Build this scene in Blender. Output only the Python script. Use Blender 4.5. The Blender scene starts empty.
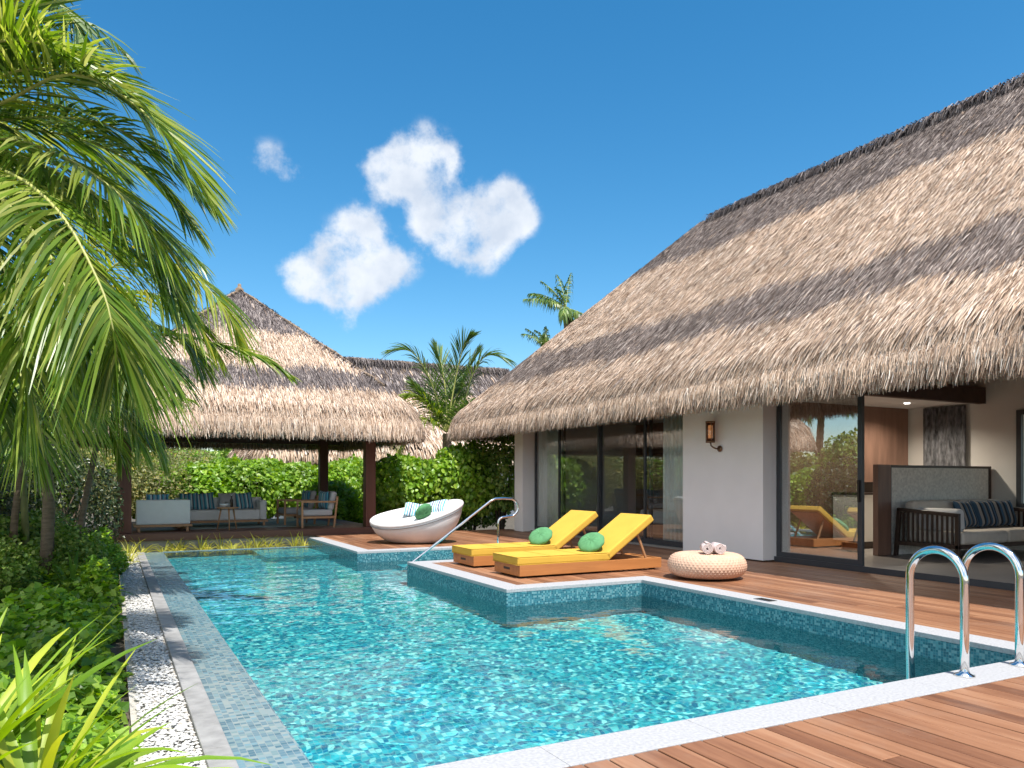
import bpy, bmesh, math, random
import numpy as np
from mathutils import Vector, Matrix
R = math.radians
random.seed(7)
rng = np.random.default_rng(7)
sc = bpy.context.scene
col = sc.collection

# ------------------------------------------------------------------ camera, sky, sun, exposure
CAM_H = 1.25
YAW = R(27.4)
cam_d = bpy.data.cameras.new('camera')
cam_d.sensor_width = 36.0
cam_d.lens = 771 / 1024 * 36
cam_d.shift_y = 96 / 1024
cam_d.clip_start = 0.05
cam_d.clip_end = 3000
cam = bpy.data.objects.new('camera', cam_d)
cam.location = (0, 0, CAM_H)
cam.rotation_euler = (R(90), 0, -YAW)
col.objects.link(cam)
sc.camera = cam

SUN_DIR = Vector((0.0, -0.42, 0.90)).normalized()      # towards the sun
sun_el = math.asin(SUN_DIR.z)
sun_d = bpy.data.lights.new('sun', 'SUN')
sun_d.energy = 4.3
sun_d.angle = R(0.5)
sun_d.cycles.is_caustics_light = True
sun_d.color = (1.0, 0.955, 0.89)
sun = bpy.data.objects.new('sun', sun_d)
sun.rotation_euler = SUN_DIR.to_track_quat('Z', 'Y').to_euler()
sun.location = (0, -20, 40)
col.objects.link(sun)

sc.render.engine = 'CYCLES'
sc.cycles.use_denoising = True
sc.cycles.denoising_prefilter = 'ACCURATE'
sc.cycles.max_bounces = 10
sc.cycles.diffuse_bounces = 3
sc.cycles.glossy_bounces = 4
sc.cycles.transmission_bounces = 8
sc.cycles.transparent_max_bounces = 12
sc.cycles.caustics_reflective = False
sc.cycles.sample_clamp_indirect = 6
sc.view_settings.view_transform = 'Standard'
sc.view_settings.look = 'None'
sc.view_settings.gamma = 1
sc.view_settings.exposure = 0.62


def dir_px(px, py):
    """world direction seen by the lens at a pixel (used for the sky's cloud directions)"""
    u = (px - 512) / 771
    v = (480 - py) / 771
    f = Vector((math.sin(YAW), math.cos(YAW), 0))
    r = Vector((math.cos(YAW), -math.sin(YAW), 0))
    return (f + r * u + Vector((0, 0, v)))


def at(px, py, depth):
    return Vector((0, 0, CAM_H)) + dir_px(px, py) * depth


world = bpy.data.worlds.new('World')
sc.world = world
world.use_nodes = True
nt = world.node_tree
nt.nodes.clear()


def N(nt, t, **kw):
    n = nt.nodes.new(t)
    for k, v in kw.items():
        setattr(n, k, v)
    return n


def ramp(nt, stops, interp='LINEAR'):
    r = N(nt, 'ShaderNodeValToRGB')
    r.color_ramp.interpolation = interp
    e = r.color_ramp.elements
    while len(e) < len(stops):
        e.new(0.5)
    for el, (p, c) in zip(e, stops):
        el.position = p
        el.color = (*c, 1)
    return r


def setup_world():
    L = nt.links
    out = N(nt, 'ShaderNodeOutputWorld')
    bg = N(nt, 'ShaderNodeBackground')
    bg.inputs['Strength'].default_value = 0.148
    sky = N(nt, 'ShaderNodeTexSky', sky_type='NISHITA')
    sky.sun_disc = False
    sky.sun_elevation = sun_el
    sky.sun_rotation = R(180)
    sky.air_density = 1.0
    sky.dust_density = 0.25
    sky.ozone_density = 3.0
    hsv = N(nt, 'ShaderNodeHueSaturation')
    hsv.inputs['Hue'].default_value = 0.49
    hsv.inputs['Saturation'].default_value = 1.34
    hsv.inputs['Value'].default_value = 0.80
    L.new(sky.outputs[0], hsv.inputs['Color'])
    tc = N(nt, 'ShaderNodeTexCoord')
    nrm = N(nt, 'ShaderNodeVectorMath', operation='NORMALIZE')
    L.new(tc.outputs['Generated'], nrm.inputs[0])
    # warp
    nz = N(nt, 'ShaderNodeTexNoise')
    nz.inputs['Scale'].default_value = 15
    nz.inputs['Detail'].default_value = 9
    nz.inputs['Roughness'].default_value = 0.62
    L.new(nrm.outputs[0], nz.inputs['Vector'])
    blobs = [(400, 175, 26, 1), (425, 160, 27, 1), (378, 170, 18, .9), (450, 157, 14, .8), (430, 182, 20, .8),
             (450, 222, 30, 1), (490, 225, 32, 1), (512, 215, 22, .9), (505, 190, 13, .7), (425, 225, 18, .7), (475, 240, 26, 1),
             (350, 265, 34, 1), (320, 275, 28, 1), (375, 262, 28, .9), (360, 225, 19, .8), (345, 285, 26, .9), (405, 262, 16, .6),
             (268, 165, 18, .62), (290, 178, 13, .5), (348, 325, 14, .42), (300, 278, 18, .7)]
    prev = None
    for px, py, rr, w in blobs:
        d = dir_px(px, py).normalized()
        dist = N(nt, 'ShaderNodeVectorMath', operation='DISTANCE')
        dist.inputs[1].default_value = d
        L.new(nrm.outputs[0], dist.inputs[0])
        mr = N(nt, 'ShaderNodeMapRange', interpolation_type='SMOOTHSTEP')
        mr.inputs['From Min'].default_value = 0
        mr.inputs['From Max'].default_value = rr / 771 * 1.7
        mr.inputs['To Min'].default_value = w
        mr.inputs['To Max'].default_value = 0
        L.new(dist.outputs['Value'], mr.inputs['Value'])
        if prev is None:
            prev = mr.outputs[0]
        else:
            ad = N(nt, 'ShaderNodeMath', operation='ADD')
            L.new(prev, ad.inputs[0])
            L.new(mr.outputs[0], ad.inputs[1])
            prev = ad.outputs[0]
    # density = blobs * 0.9 + (noise-.5)*k
    mm = N(nt, 'ShaderNodeMath', operation='MINIMUM')
    mm.inputs[1].default_value = 1.0
    L.new(prev, mm.inputs[0])
    sub = N(nt, 'ShaderNodeMath', operation='MULTIPLY_ADD')
    sub.inputs[1].default_value = 3.0
    sub.inputs[2].default_value = -1.78
    L.new(nz.outputs['Fac'], sub.inputs[0])
    ad = N(nt, 'ShaderNodeMath', operation='ADD')
    L.new(mm.outputs[0], ad.inputs[0])
    L.new(sub.outputs[0], ad.inputs[1])
    cl = N(nt, 'ShaderNodeMapRange', interpolation_type='SMOOTHSTEP')
    cl.inputs['From Min'].default_value = -0.05
    cl.inputs['From Max'].default_value = 0.85
    cl.inputs['To Max'].default_value = 0.95
    L.new(ad.outputs[0], cl.inputs['Value'])
    gate = N(nt, 'ShaderNodeMapRange', interpolation_type='SMOOTHSTEP')
    gate.inputs['From Min'].default_value = 0.0
    gate.inputs['From Max'].default_value = 0.35
    L.new(prev, gate.inputs['Value'])
    g2 = N(nt, 'ShaderNodeMath', operation='MULTIPLY')
    L.new(cl.outputs[0], g2.inputs[0])
    L.new(gate.outputs[0], g2.inputs[1])
    mix = N(nt, 'ShaderNodeMix', data_type='RGBA')
    L.new(g2.outputs[0], mix.inputs['Factor'])
    L.new(hsv.outputs[0], mix.inputs[6])
    shade = ramp(nt, [(.35, (3.1, 3.45, 4.0)), (.62, (4.2, 4.4, 4.7))])
    nz3 = N(nt, 'ShaderNodeTexNoise')
    nz3.inputs['Scale'].default_value = 22
    nz3.inputs['Detail'].default_value = 6
    L.new(nrm.outputs[0], nz3.inputs['Vector'])
    L.new(nz3.outputs['Fac'], shade.inputs[0])
    L.new(shade.outputs[0], mix.inputs[7])
    # unseen bright cloud added behind and left of the camera to fill shaded walls
    dt = N(nt, 'ShaderNodeVectorMath', operation='DOT_PRODUCT')
    dt.inputs[1].default_value = Vector((-.80, -.55, .35)).normalized()
    L.new(nrm.outputs[0], dt.inputs[0])
    reg = N(nt, 'ShaderNodeMapRange', interpolation_type='SMOOTHSTEP')
    reg.inputs['From Min'].default_value = 0.25
    reg.inputs['From Max'].default_value = 0.6
    L.new(dt.outputs['Value'], reg.inputs['Value'])
    nz4 = N(nt, 'ShaderNodeTexNoise')
    nz4.inputs['Scale'].default_value = 3.2
    nz4.inputs['Detail'].default_value = 8
    L.new(nrm.outputs[0], nz4.inputs['Vector'])
    cv = N(nt, 'ShaderNodeMapRange', interpolation_type='SMOOTHSTEP')
    cv.inputs['From Min'].default_value = 0.36
    cv.inputs['From Max'].default_value = 0.56
    L.new(nz4.outputs['Fac'], cv.inputs['Value'])
    mu = N(nt, 'ShaderNodeMath', operation='MULTIPLY')
    L.new(reg.outputs[0], mu.inputs[0])
    L.new(cv.outputs[0], mu.inputs[1])
    mix2 = N(nt, 'ShaderNodeMix', data_type='RGBA')
    L.new(mu.outputs[0], mix2.inputs['Factor'])
    L.new(mix.outputs[2], mix2.inputs[6])
    mix2.inputs[7].default_value = (6.6, 6.6, 6.7, 1)
    L.new(mix2.outputs[2], bg.inputs['Color'])
    L.new(bg.outputs[0], out.inputs['Surface'])


setup_world()

# ------------------------------------------------------------------ materials
MATS = {}


def new_mat(name):
    m = bpy.data.materials.new(name)
    m.use_nodes = True
    m.node_tree.nodes.clear()
    MATS[name] = m
    return m


def bsdf(nt, rough=0.6, metal=0.0, spec=0.5):
    b = N(nt, 'ShaderNodeBsdfPrincipled')
    b.inputs['Roughness'].default_value = rough
    b.inputs['Metallic'].default_value = metal
    b.inputs['Specular IOR Level'].default_value = spec
    o = N(nt, 'ShaderNodeOutputMaterial')
    nt.links.new(b.outputs[0], o.inputs[0])
    return b, o


def simple(name, c, rough=0.6, metal=0.0, spec=0.5, var=0.08, scale=8.0, bump=0.0, bscale=60.0, stretch=(1, 1, 1)):
    """base colour mottled by noise plus optional fine bump"""
    m = new_mat(name)
    nt = m.node_tree
    L = nt.links
    b, o = bsdf(nt, rough, metal, spec)
    tc = N(nt, 'ShaderNodeTexCoord')
    mp = N(nt, 'ShaderNodeMapping')
    mp.inputs['Scale'].default_value = stretch
    L.new(tc.outputs['Object'], mp.inputs[0])
    nz = N(nt, 'ShaderNodeTexNoise')
    nz.inputs['Scale'].default_value = scale
    nz.inputs['Detail'].default_value = 5
    L.new(mp.outputs[0], nz.inputs['Vector'])
    lo = tuple(x * (1 - var) for x in c)
    hi = tuple(min(1, x * (1 + var)) for x in c)
    r = ramp(nt, [(0.3, lo), (0.7, hi)])
    L.new(nz.outputs['Fac'], r.inputs[0])
    L.new(r.outputs[0], b.inputs['Base Color'])
    if bump:
        n2 = N(nt, 'ShaderNodeTexNoise')
        n2.inputs['Scale'].default_value = bscale
        n2.inputs['Detail'].default_value = 4
        L.new(mp.outputs[0], n2.inputs['Vector'])
        bp = N(nt, 'ShaderNodeBump')
        bp.inputs['Strength'].default_value = bump
        bp.inputs['Distance'].default_value = 0.01
        L.new(n2.outputs['Fac'], bp.inputs['Height'])
        L.new(bp.outputs[0], b.inputs['Normal'])
    return m


def island(nt):
    g = N(nt, 'ShaderNodeNewGeometry')
    return g.outputs['Random Per Island']


def leafmat(name, cols, trans=0.35, rough=0.42, spec=0.4, dry=None):
    """foliage: colour picked per leaf island, with light coming through the blade"""
    m = new_mat(name)
    nt = m.node_tree
    L = nt.links
    o = N(nt, 'ShaderNodeOutputMaterial')
    n = len(cols)
    r = ramp(nt, [(i / max(1, n - 1), c) for i, c in enumerate(cols)])
    L.new(island(nt), r.inputs[0])
    src = r.outputs[0]
    tc = N(nt, 'ShaderNodeTexCoord')
    nz = N(nt, 'ShaderNodeTexNoise')
    nz.inputs['Scale'].default_value = 1.6
    nz.inputs['Detail'].default_value = 3
    L.new(tc.outputs['Object'], nz.inputs['Vector'])
    hv = N(nt, 'ShaderNodeHueSaturation')
    mr = N(nt, 'ShaderNodeMapRange')
    mr.inputs['From Min'].default_value = 0.3
    mr.inputs['From Max'].default_value = 0.7
    mr.inputs['To Min'].default_value = 0.72
    mr.inputs['To Max'].default_value = 1.28
    L.new(nz.outputs['Fac'], mr.inputs[0])
    L.new(mr.outputs[0], hv.inputs['Value'])
    L.new(src, hv.inputs['Color'])
    src = hv.outputs[0]
    if dry:
        n2 = N(nt, 'ShaderNodeTexNoise')
        n2.inputs['Scale'].default_value = dry[1]
        L.new(tc.outputs['Object'], n2.inputs['Vector'])
        m2 = N(nt, 'ShaderNodeMapRange')
        m2.inputs['From Min'].default_value = dry[2]
        m2.inputs['From Max'].default_value = dry[2] + .07
        L.new(n2.outputs['Fac'], m2.inputs[0])
        mx = N(nt, 'ShaderNodeMix', data_type='RGBA')
        L.new(m2.outputs[0], mx.inputs['Factor'])
        L.new(src, mx.inputs[6])
        mx.inputs[7].default_value = (*dry[0], 1)
        src = mx.outputs[2]
    b = N(nt, 'ShaderNodeBsdfPrincipled')
    b.inputs['Roughness'].default_value = rough
    b.inputs['Specular IOR Level'].default_value = spec
    L.new(src, b.inputs['Base Color'])
    t = N(nt, 'ShaderNodeBsdfTranslucent')
    g = N(nt, 'ShaderNodeHueSaturation')
    g.inputs['Hue'].default_value = 0.485
    g.inputs['Saturation'].default_value = 1.1
    g.inputs['Value'].default_value = 1.7
    L.new(src, g.inputs['Color'])
    L.new(g.outputs[0], t.inputs['Color'])
    mx = N(nt, 'ShaderNodeMixShader')
    mx.inputs[0].default_value = trans
    L.new(b.outputs[0], mx.inputs[1])
    L.new(t.outputs[0], mx.inputs[2])
    L.new(mx.outputs[0], o.inputs[0])
    return m


def thatchmat(name):
    m = new_mat(name)
    nt = m.node_tree
    L = nt.links
    b, o = bsdf(nt, 0.75, 0, 0.25)
    at_ = N(nt, 'ShaderNodeAttribute', attribute_name='dark')
    isl = island(nt)
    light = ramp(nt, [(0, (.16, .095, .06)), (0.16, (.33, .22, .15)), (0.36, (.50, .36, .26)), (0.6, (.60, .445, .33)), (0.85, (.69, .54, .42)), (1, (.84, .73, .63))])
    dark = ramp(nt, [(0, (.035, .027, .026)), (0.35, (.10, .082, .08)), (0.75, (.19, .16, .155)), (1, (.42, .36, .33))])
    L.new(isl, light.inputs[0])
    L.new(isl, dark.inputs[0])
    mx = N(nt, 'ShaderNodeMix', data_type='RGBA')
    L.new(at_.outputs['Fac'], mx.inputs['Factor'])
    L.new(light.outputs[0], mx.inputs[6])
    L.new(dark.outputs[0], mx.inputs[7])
    tc = N(nt, 'ShaderNodeTexCoord')
    nz = N(nt, 'ShaderNodeTexNoise')
    nz.inputs['Scale'].default_value = 1.1
    nz.inputs['Detail'].default_value = 5
    L.new(tc.outputs['Object'], nz.inputs['Vector'])
    mr = N(nt, 'ShaderNodeMapRange')
    mr.inputs['From Min'].default_value = 0.3
    mr.inputs['From Max'].default_value = 0.7
    mr.inputs['To Min'].default_value = 0.82
    mr.inputs['To Max'].default_value = 1.14
    L.new(nz.outputs['Fac'], mr.inputs[0])
    hv = N(nt, 'ShaderNodeHueSaturation')
    L.new(mr.outputs[0], hv.inputs['Value'])
    L.new(mx.outputs[2], hv.inputs['Color'])
    L.new(hv.outputs[0], b.inputs['Base Color'])
    return m


def woodmat(name, cols, axis='Y', rough=0.5, spec=0.4, grain=18.0, per_island=True, wear=0.0):
    m = new_mat(name)
    nt = m.node_tree
    L = nt.links
    b, o = bsdf(nt, rough, 0, spec)
    tc = N(nt, 'ShaderNodeTexCoord')
    mp = N(nt, 'ShaderNodeMapping')
    s = {'X': (0.08, 1, 1), 'Y': (1, 0.08, 1), 'Z': (1, 1, 0.08)}[axis]
    mp.inputs['Scale'].default_value = s
    L.new(tc.outputs['Object'], mp.inputs[0])
    isl = island(nt)
    off = N(nt, 'ShaderNodeMath', operation='MULTIPLY')
    off.inputs[1].default_value = 57.0
    L.new(isl, off.inputs[0])
    nz = N(nt, 'ShaderNodeTexNoise', noise_dimensions='4D')
    nz.inputs['Scale'].default_value = grain
    nz.inputs['Detail'].default_value = 8
    nz.inputs['Roughness'].default_value = 0.65
    nz.inputs['Distortion'].default_value = 0.6
    L.new(mp.outputs[0], nz.inputs['Vector'])
    L.new(off.outputs[0], nz.inputs['W'])
    add = N(nt, 'ShaderNodeMath', operation='MULTIPLY_ADD')
    add.inputs[1].default_value = 0.45 if per_island else 0.0
    L.new(isl, add.inputs[0])
    a2 = N(nt, 'ShaderNodeMath', operation='MULTIPLY_ADD')
    a2.inputs[1].default_value = 1.0
    a2.inputs[2].default_value = -0.21 if per_island else 0
    L.new(nz.outputs['Fac'], a2.inputs[0])
    L.new(a2.outputs[0], add.inputs[2])
    n = len(cols)
    r = ramp(nt, [(0.08 + 0.84 * i / max(1, n - 1), c) for i, c in enumerate(cols)])
    L.new(add.outputs[0], r.inputs[0])
    src = r.outputs[0]
    if wear:
        n2 = N(nt, 'ShaderNodeTexNoise')
        n2.inputs['Scale'].default_value = 1.7
        n2.inputs['Detail'].default_value = 7
        n2.inputs['Roughness'].default_value = .7
        L.new(tc.outputs['Object'], n2.inputs['Vector'])
        m2 = N(nt, 'ShaderNodeMapRange')
        m2.inputs['From Min'].default_value = 0.5
        m2.inputs['From Max'].default_value = 0.75
        m2.inputs['To Max'].default_value = wear
        L.new(n2.outputs['Fac'], m2.inputs[0])
        mx = N(nt, 'ShaderNodeMix', data_type='RGBA')
        L.new(m2.outputs[0], mx.inputs['Factor'])
        L.new(src, mx.inputs[6])
        mx.inputs[7].default_value = (.30, .22, .17, 1)
        src = mx.outputs[2]
    L.new(src, b.inputs['Base Color'])
    bp = N(nt, 'ShaderNodeBump')
    bp.inputs['Strength'].default_value = 0.35
    bp.inputs['Distance'].default_value = 0.004
    L.new(nz.outputs['Fac'], bp.inputs['Height'])
    L.new(bp.outputs[0], b.inputs['Normal'])
    return m


def tilemat(name, cols, size=0.032, grout=(.3, .4, .42), rough=0.2):
    m = new_mat(name)
    nt = m.node_tree
    L = nt.links
    b, o = bsdf(nt, rough, 0, 0.5)
    tc = N(nt, 'ShaderNodeTexCoord')
    sc_ = N(nt, 'ShaderNodeVectorMath', operation='SCALE')
    sc_.inputs['Scale'].default_value = 1 / size
    L.new(tc.outputs['Object'], sc_.inputs[0])
    of = N(nt, 'ShaderNodeVectorMath', operation='ADD')
    of.inputs[1].default_value = (0.37, 0.41, 0.43)
    L.new(sc_.outputs[0], of.inputs[0])
    fl = N(nt, 'ShaderNodeVectorMath', operation='FLOOR')
    L.new(of.outputs[0], fl.inputs[0])
    fr = N(nt, 'ShaderNodeVectorMath', operation='FRACTION')
    L.new(of.outputs[0], fr.inputs[0])
    wn = N(nt, 'ShaderNodeTexWhiteNoise', noise_dimensions='3D')
    L.new(fl.outputs[0], wn.inputs['Vector'])
    n = len(cols)
    r = ramp(nt, [(i / n, c) for i, c in enumerate(cols)], 'CONSTANT')
    L.new(wn.outputs['Value'], r.inputs[0])
    # grout: any in-plane fraction < .1
    geo = N(nt, 'ShaderNodeNewGeometry')
    ab = N(nt, 'ShaderNodeVectorMath', operation='ABSOLUTE')
    L.new(geo.outputs['True Normal'], ab.inputs[0])
    s1 = N(nt, 'ShaderNodeSeparateXYZ')
    s2 = N(nt, 'ShaderNodeSeparateXYZ')
    L.new(fr.outputs[0], s1.inputs[0])
    L.new(ab.outputs[0], s2.inputs[0])
    tot = None
    for k in range(3):
        lt = N(nt, 'ShaderNodeMath', operation='LESS_THAN')
        lt.inputs[1].default_value = 0.11
        L.new(s1.outputs[k], lt.inputs[0])
        inp = N(nt, 'ShaderNodeMath', operation='LESS_THAN')
        inp.inputs[1].default_value = 0.5
        L.new(s2.outputs[k], inp.inputs[0])
        mu = N(nt, 'ShaderNodeMath', operation='MULTIPLY')
        L.new(lt.outputs[0], mu.inputs[0])
        L.new(inp.outputs[0], mu.inputs[1])
        if tot is None:
            tot = mu.outputs[0]
        else:
            mxx = N(nt, 'ShaderNodeMath', operation='MAXIMUM')
            L.new(tot, mxx.inputs[0])
            L.new(mu.outputs[0], mxx.inputs[1])
            tot = mxx.outputs[0]
    mx = N(nt, 'ShaderNodeMix', data_type='RGBA')
    L.new(tot, mx.inputs['Factor'])
    L.new(r.outputs[0], mx.inputs[6])
    mx.inputs[7].default_value = (*grout, 1)
    L.new(mx.outputs[2], b.inputs['Base Color'])
    return m


def glassmat(name, refl=0.12, tint=(.8, .85, .85)):
    m = new_mat(name)
    nt = m.node_tree
    L = nt.links
    o = N(nt, 'ShaderNodeOutputMaterial')
    t = N(nt, 'ShaderNodeBsdfTransparent')
    t.inputs[0].default_value = (*tint, 1)
    g = N(nt, 'ShaderNodeBsdfGlossy')
    g.inputs['Roughness'].default_value = 0.0
    g.inputs['Color'].default_value = (.95, .97, .97, 1)
    ge = N(nt, 'ShaderNodeNewGeometry')
    dp = N(nt, 'ShaderNodeVectorMath', operation='DOT_PRODUCT')
    L.new(ge.outputs['Normal'], dp.inputs[0])
    L.new(ge.outputs['Incoming'], dp.inputs[1])
    ab = N(nt, 'ShaderNodeMath', operation='ABSOLUTE')
    L.new(dp.outputs['Value'], ab.inputs[0])
    om = N(nt, 'ShaderNodeMath', operation='SUBTRACT')
    om.inputs[0].default_value = 1.0
    L.new(ab.outputs[0], om.inputs[1])
    pw = N(nt, 'ShaderNodeMath', operation='POWER')
    pw.inputs[1].default_value = 5.0
    L.new(om.outputs[0], pw.inputs[0])
    lw = N(nt, 'ShaderNodeMath', operation='MULTIPLY_ADD')
    lw.inputs[1].default_value = 0.96
    lw.inputs[2].default_value = 0.04
    L.new(pw.outputs[0], lw.inputs[0])
    ma = N(nt, 'ShaderNodeMath', operation='MULTIPLY_ADD')
    ma.inputs[1].default_value = 1.1
    ma.inputs[2].default_value = refl
    ma.use_clamp = True
    L.new(lw.outputs[0], ma.inputs[0])
    mx = N(nt, 'ShaderNodeMixShader')
    L.new(ma.outputs[0], mx.inputs[0])
    L.new(t.outputs[0], mx.inputs[1])
    L.new(g.outputs[0], mx.inputs[2])
    L.new(mx.outputs[0], o.inputs[0])
    return m


def watermat(name):
    m = new_mat(name)
    nt = m.node_tree
    L = nt.links
    o = N(nt, 'ShaderNodeOutputMaterial')
    rf = N(nt, 'ShaderNodeBsdfRefraction')
    rf.inputs['IOR'].default_value = 1.33
    rf.inputs['Roughness'].default_value = 0.0
    rf.inputs['Color'].default_value = (.93, 1.0, 1.0, 1)
    gl = N(nt, 'ShaderNodeBsdfGlossy')
    gl.inputs['Roughness'].default_value = 0.02
    fr = N(nt, 'ShaderNodeFresnel')
    fr.inputs['IOR'].default_value = 1.33
    m2 = N(nt, 'ShaderNodeMixShader')
    L.new(fr.outputs[0], m2.inputs[0])
    L.new(rf.outputs[0], m2.inputs[1])
    L.new(gl.outputs[0], m2.inputs[2])
    L.new(m2.outputs[0], o.inputs[0])
    return m


def stripemat(name, cols, axis=0, freq=9.0):
    """woven stripes that run across the cushion"""
    m = new_mat(name)
    nt = m.node_tree
    L = nt.links
    b, o = bsdf(nt, 0.8, 0, 0.2)
    tc = N(nt, 'ShaderNodeTexCoord')
    s = N(nt, 'ShaderNodeSeparateXYZ')
    L.new(tc.outputs['Object'], s.inputs[0])
    mu = N(nt, 'ShaderNodeMath', operation='MULTIPLY')
    mu.inputs[1].default_value = freq
    L.new(s.outputs[axis], mu.inputs[0])
    ad = N(nt, 'ShaderNodeMath', operation='ADD')
    ad.inputs[1].default_value = 10.13
    L.new(mu.outputs[0], ad.inputs[0])
    fr = N(nt, 'ShaderNodeMath', operation='FRACT')
    L.new(ad.outputs[0], fr.inputs[0])
    n = len(cols)
    r = ramp(nt, [(i / n, c) for i, c in enumerate(cols)], 'CONSTANT')
    L.new(fr.outputs[0], r.inputs[0])
    L.new(r.outputs[0], b.inputs['Base Color'])
    return m


simple('stone_coping', (.40, .40, .41), 0.7, var=.16, scale=55, bump=.25, bscale=90)
simple('grey_stone', (.29, .285, .28), 0.8, var=.22, scale=9, bump=.5, bscale=50)
simple('concrete', (.34, .34, .33), 0.85, var=.15, scale=4, bump=.3)
simple('plaster', (.88, .87, .86), 0.8, var=.025, scale=2, bump=.12, bscale=140)
simple('plaster_inner', (.80, .77, .72), 0.8, var=.03, scale=2)
simple('soil', (.10, .085, .065), 0.95, var=.35, scale=14, bump=.8, bscale=40)
simple('sand', (.50, .47, .42), 0.95, var=.15, scale=30, bump=.8, bscale=120)
simple('pebble', (.55, .54, .52), 0.7, var=.1, scale=20)
simple('chrome', (.80, .80, .79), 0.08, 1.0, var=.02)
simple('brushed_steel', (.66, .66, .66), 0.25, 1.0, var=.04)
simple('window_frame', (.060, .066, .075), 0.38, 0.3, var=.05)
simple('dark_metal', (.05, .042, .035), 0.4, .6)
simple('bronze', (.20, .12, .07), 0.35, .7)
simple('yellow_fabric', (.64, .395, .06), 0.85, spec=.2, var=.05, scale=3, bump=.25, bscale=350)
simple('green_fabric', (.10, .27, .12), 0.85, spec=.2, var=.14, scale=14, bump=.2, bscale=300)
simple('white_fabric', (.72, .71, .70), 0.9, spec=.2, var=.03, bump=.2, bscale=260)
simple('grey_fabric', (.46, .45, .45), 0.9, spec=.2, var=.06, bump=.2, bscale=260)
simple('beige_fabric', (.68, .62, .54), 0.9, spec=.2, var=.06, bump=.2, bscale=260)
simple('towel', (.74, .62, .60), 0.95, spec=.1, var=.08, scale=40, bump=.9, bscale=220)
simple('pod_white', (.74, .71, .70), 0.45, var=.03, bump=.1, bscale=90)
simple('pod_trim', (.33, .34, .36), 0.6, var=.05)
simple('pouf_weave', (.62, .40, .285), 0.8, var=.10, scale=16)
simple('floor_tile', (.30, .275, .25), 0.35, var=.10, scale=3)
simple('brown_panel', (.24, .135, .095), 0.5, var=.22, scale=9, stretch=(1, 1, .15))
simple('dark_curtain', (.17, .17, .18), 0.9, var=.7, scale=22, stretch=(1, 1, .35))
simple('sheer_curtain', (.80, .86, .82), 0.9, var=.08, scale=8, stretch=(1, 8, .2))
simple('partition_panel', (.80, .78, .72), 0.8, var=.16, scale=26)
simple('ceiling_white', (.78, .77, .75), 0.8, var=.02)
simple('ceramic', (.7, .72, .72), 0.25, var=.05)
simple('bark', (.17, .12, .08), 0.9, var=.35, scale=9, bump=.8, bscale=30, stretch=(1, 1, 4))
simple('stem_green', (.20, .21, .07), 0.6, var=.25, scale=7)
simple('rachis', (.42, .43, .13), 0.5, var=.2, scale=4)
simple('thatch_under', (.26, .19, .135), 0.95, var=.35, scale=18)
simple('bark_dark', (.14, .10, .07), 0.9, var=.3, scale=10, bump=.7, bscale=30)
simple('roof_beam', (.075, .040, .027), 0.6, var=.25, scale=10)
thatchmat('thatch')
woodmat('deck_wood', [(.075, .030, .016), (.20, .085, .042), (.31, .145, .075), (.43, .235, .135)], 'Y', .48, .4, 16, wear=.35)
woodmat('teak', [(.32, .125, .04), (.48, .20, .065), (.60, .28, .10)], 'X', .42, .4, 14)
woodmat('teak_up', [(.30, .15, .07), (.44, .24, .12), (.56, .34, .19)], 'Z', .5, .4, 14)
woodmat('post_wood', [(.085, .035, .025), (.15, .062, .042), (.22, .095, .062)], 'Z', .55, .3, 10)
woodmat('platform_wood', [(.07, .032, .024), (.14, .065, .045), (.22, .11, .08)], 'X', .5, .4, 14)
woodmat('dark_frame_wood', [(.03, .018, .014), (.06, .035, .025)], 'X', .4, .4, 14)
POOLC = [(.006, .22, .32), (.015, .34, .42), (.04, .46, .52), (.10, .60, .62), (.01, .27, .38), (.24, .74, .72), (.02, .40, .48), (.008, .18, .30)]
tilemat('pool_tile', POOLC, 0.038, (.12, .42, .46))
tilemat('wall_tile', [(.015, .10, .14), (.04, .18, .23), (.02, .14, .18), (.09, .27, .31), (.03, .16, .21), (.17, .33, .36)], 0.022, (.13, .25, .28))
tilemat('ledge_tile', [(.09, .19, .24), (.14, .27, .32), (.20, .29, .31), (.10, .20, .25), (.15, .25, .27), (.05, .14, .19), (.24, .31, .31)], 0.036, (.22, .28, .29))
glassmat('window_glass', 0.05, (.97, .985, .98))
glassmat('lamp_amber', 0.10, (.62, .44, .32))
glassmat('tinted_glass', 0.28, (.82, .85, .85))
glassmat('clear_glass', 0.03, (.93, .96, .96))
watermat('water')
stripemat('blue_stripes', [(.05, .16, .24), (.10, .35, .45), (.62, .66, .64), (.07, .09, .14), (.12, .40, .48), (.30, .36, .40)], 0, 5.5)
stripemat('dark_stripes', [(.035, .04, .05), (.05, .10, .16), (.33, .30, .27), (.03, .035, .045), (.06, .12, .19), (.20, .19, .18)], 0, 4.2)
stripemat('pale_stripes', [(.66, .68, .68), (.10, .34, .50), (.70, .72, .72), (.05, .10, .20), (.60, .66, .66), (.14, .44, .52)], 0, 7)
leafmat('palm_leaf', [(.05, .11, .012), (.10, .19, .02), (.18, .28, .035), (.30, .36, .06), (.42, .44, .14)], .40, .33, .55, dry=((.62, .40, .03), .9, .72))
leafmat('palm_leaf_yellow', [(.09, .17, .02), (.17, .27, .03), (.29, .34, .04), (.40, .36, .05)], .42, .38, .5)
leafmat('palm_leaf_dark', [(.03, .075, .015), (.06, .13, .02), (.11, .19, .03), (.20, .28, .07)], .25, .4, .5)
leafmat('bush_leaf', [(.10, .20, .02), (.17, .32, .03), (.25, .42, .045), (.38, .50, .08)], .38, .38, .5)
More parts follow.
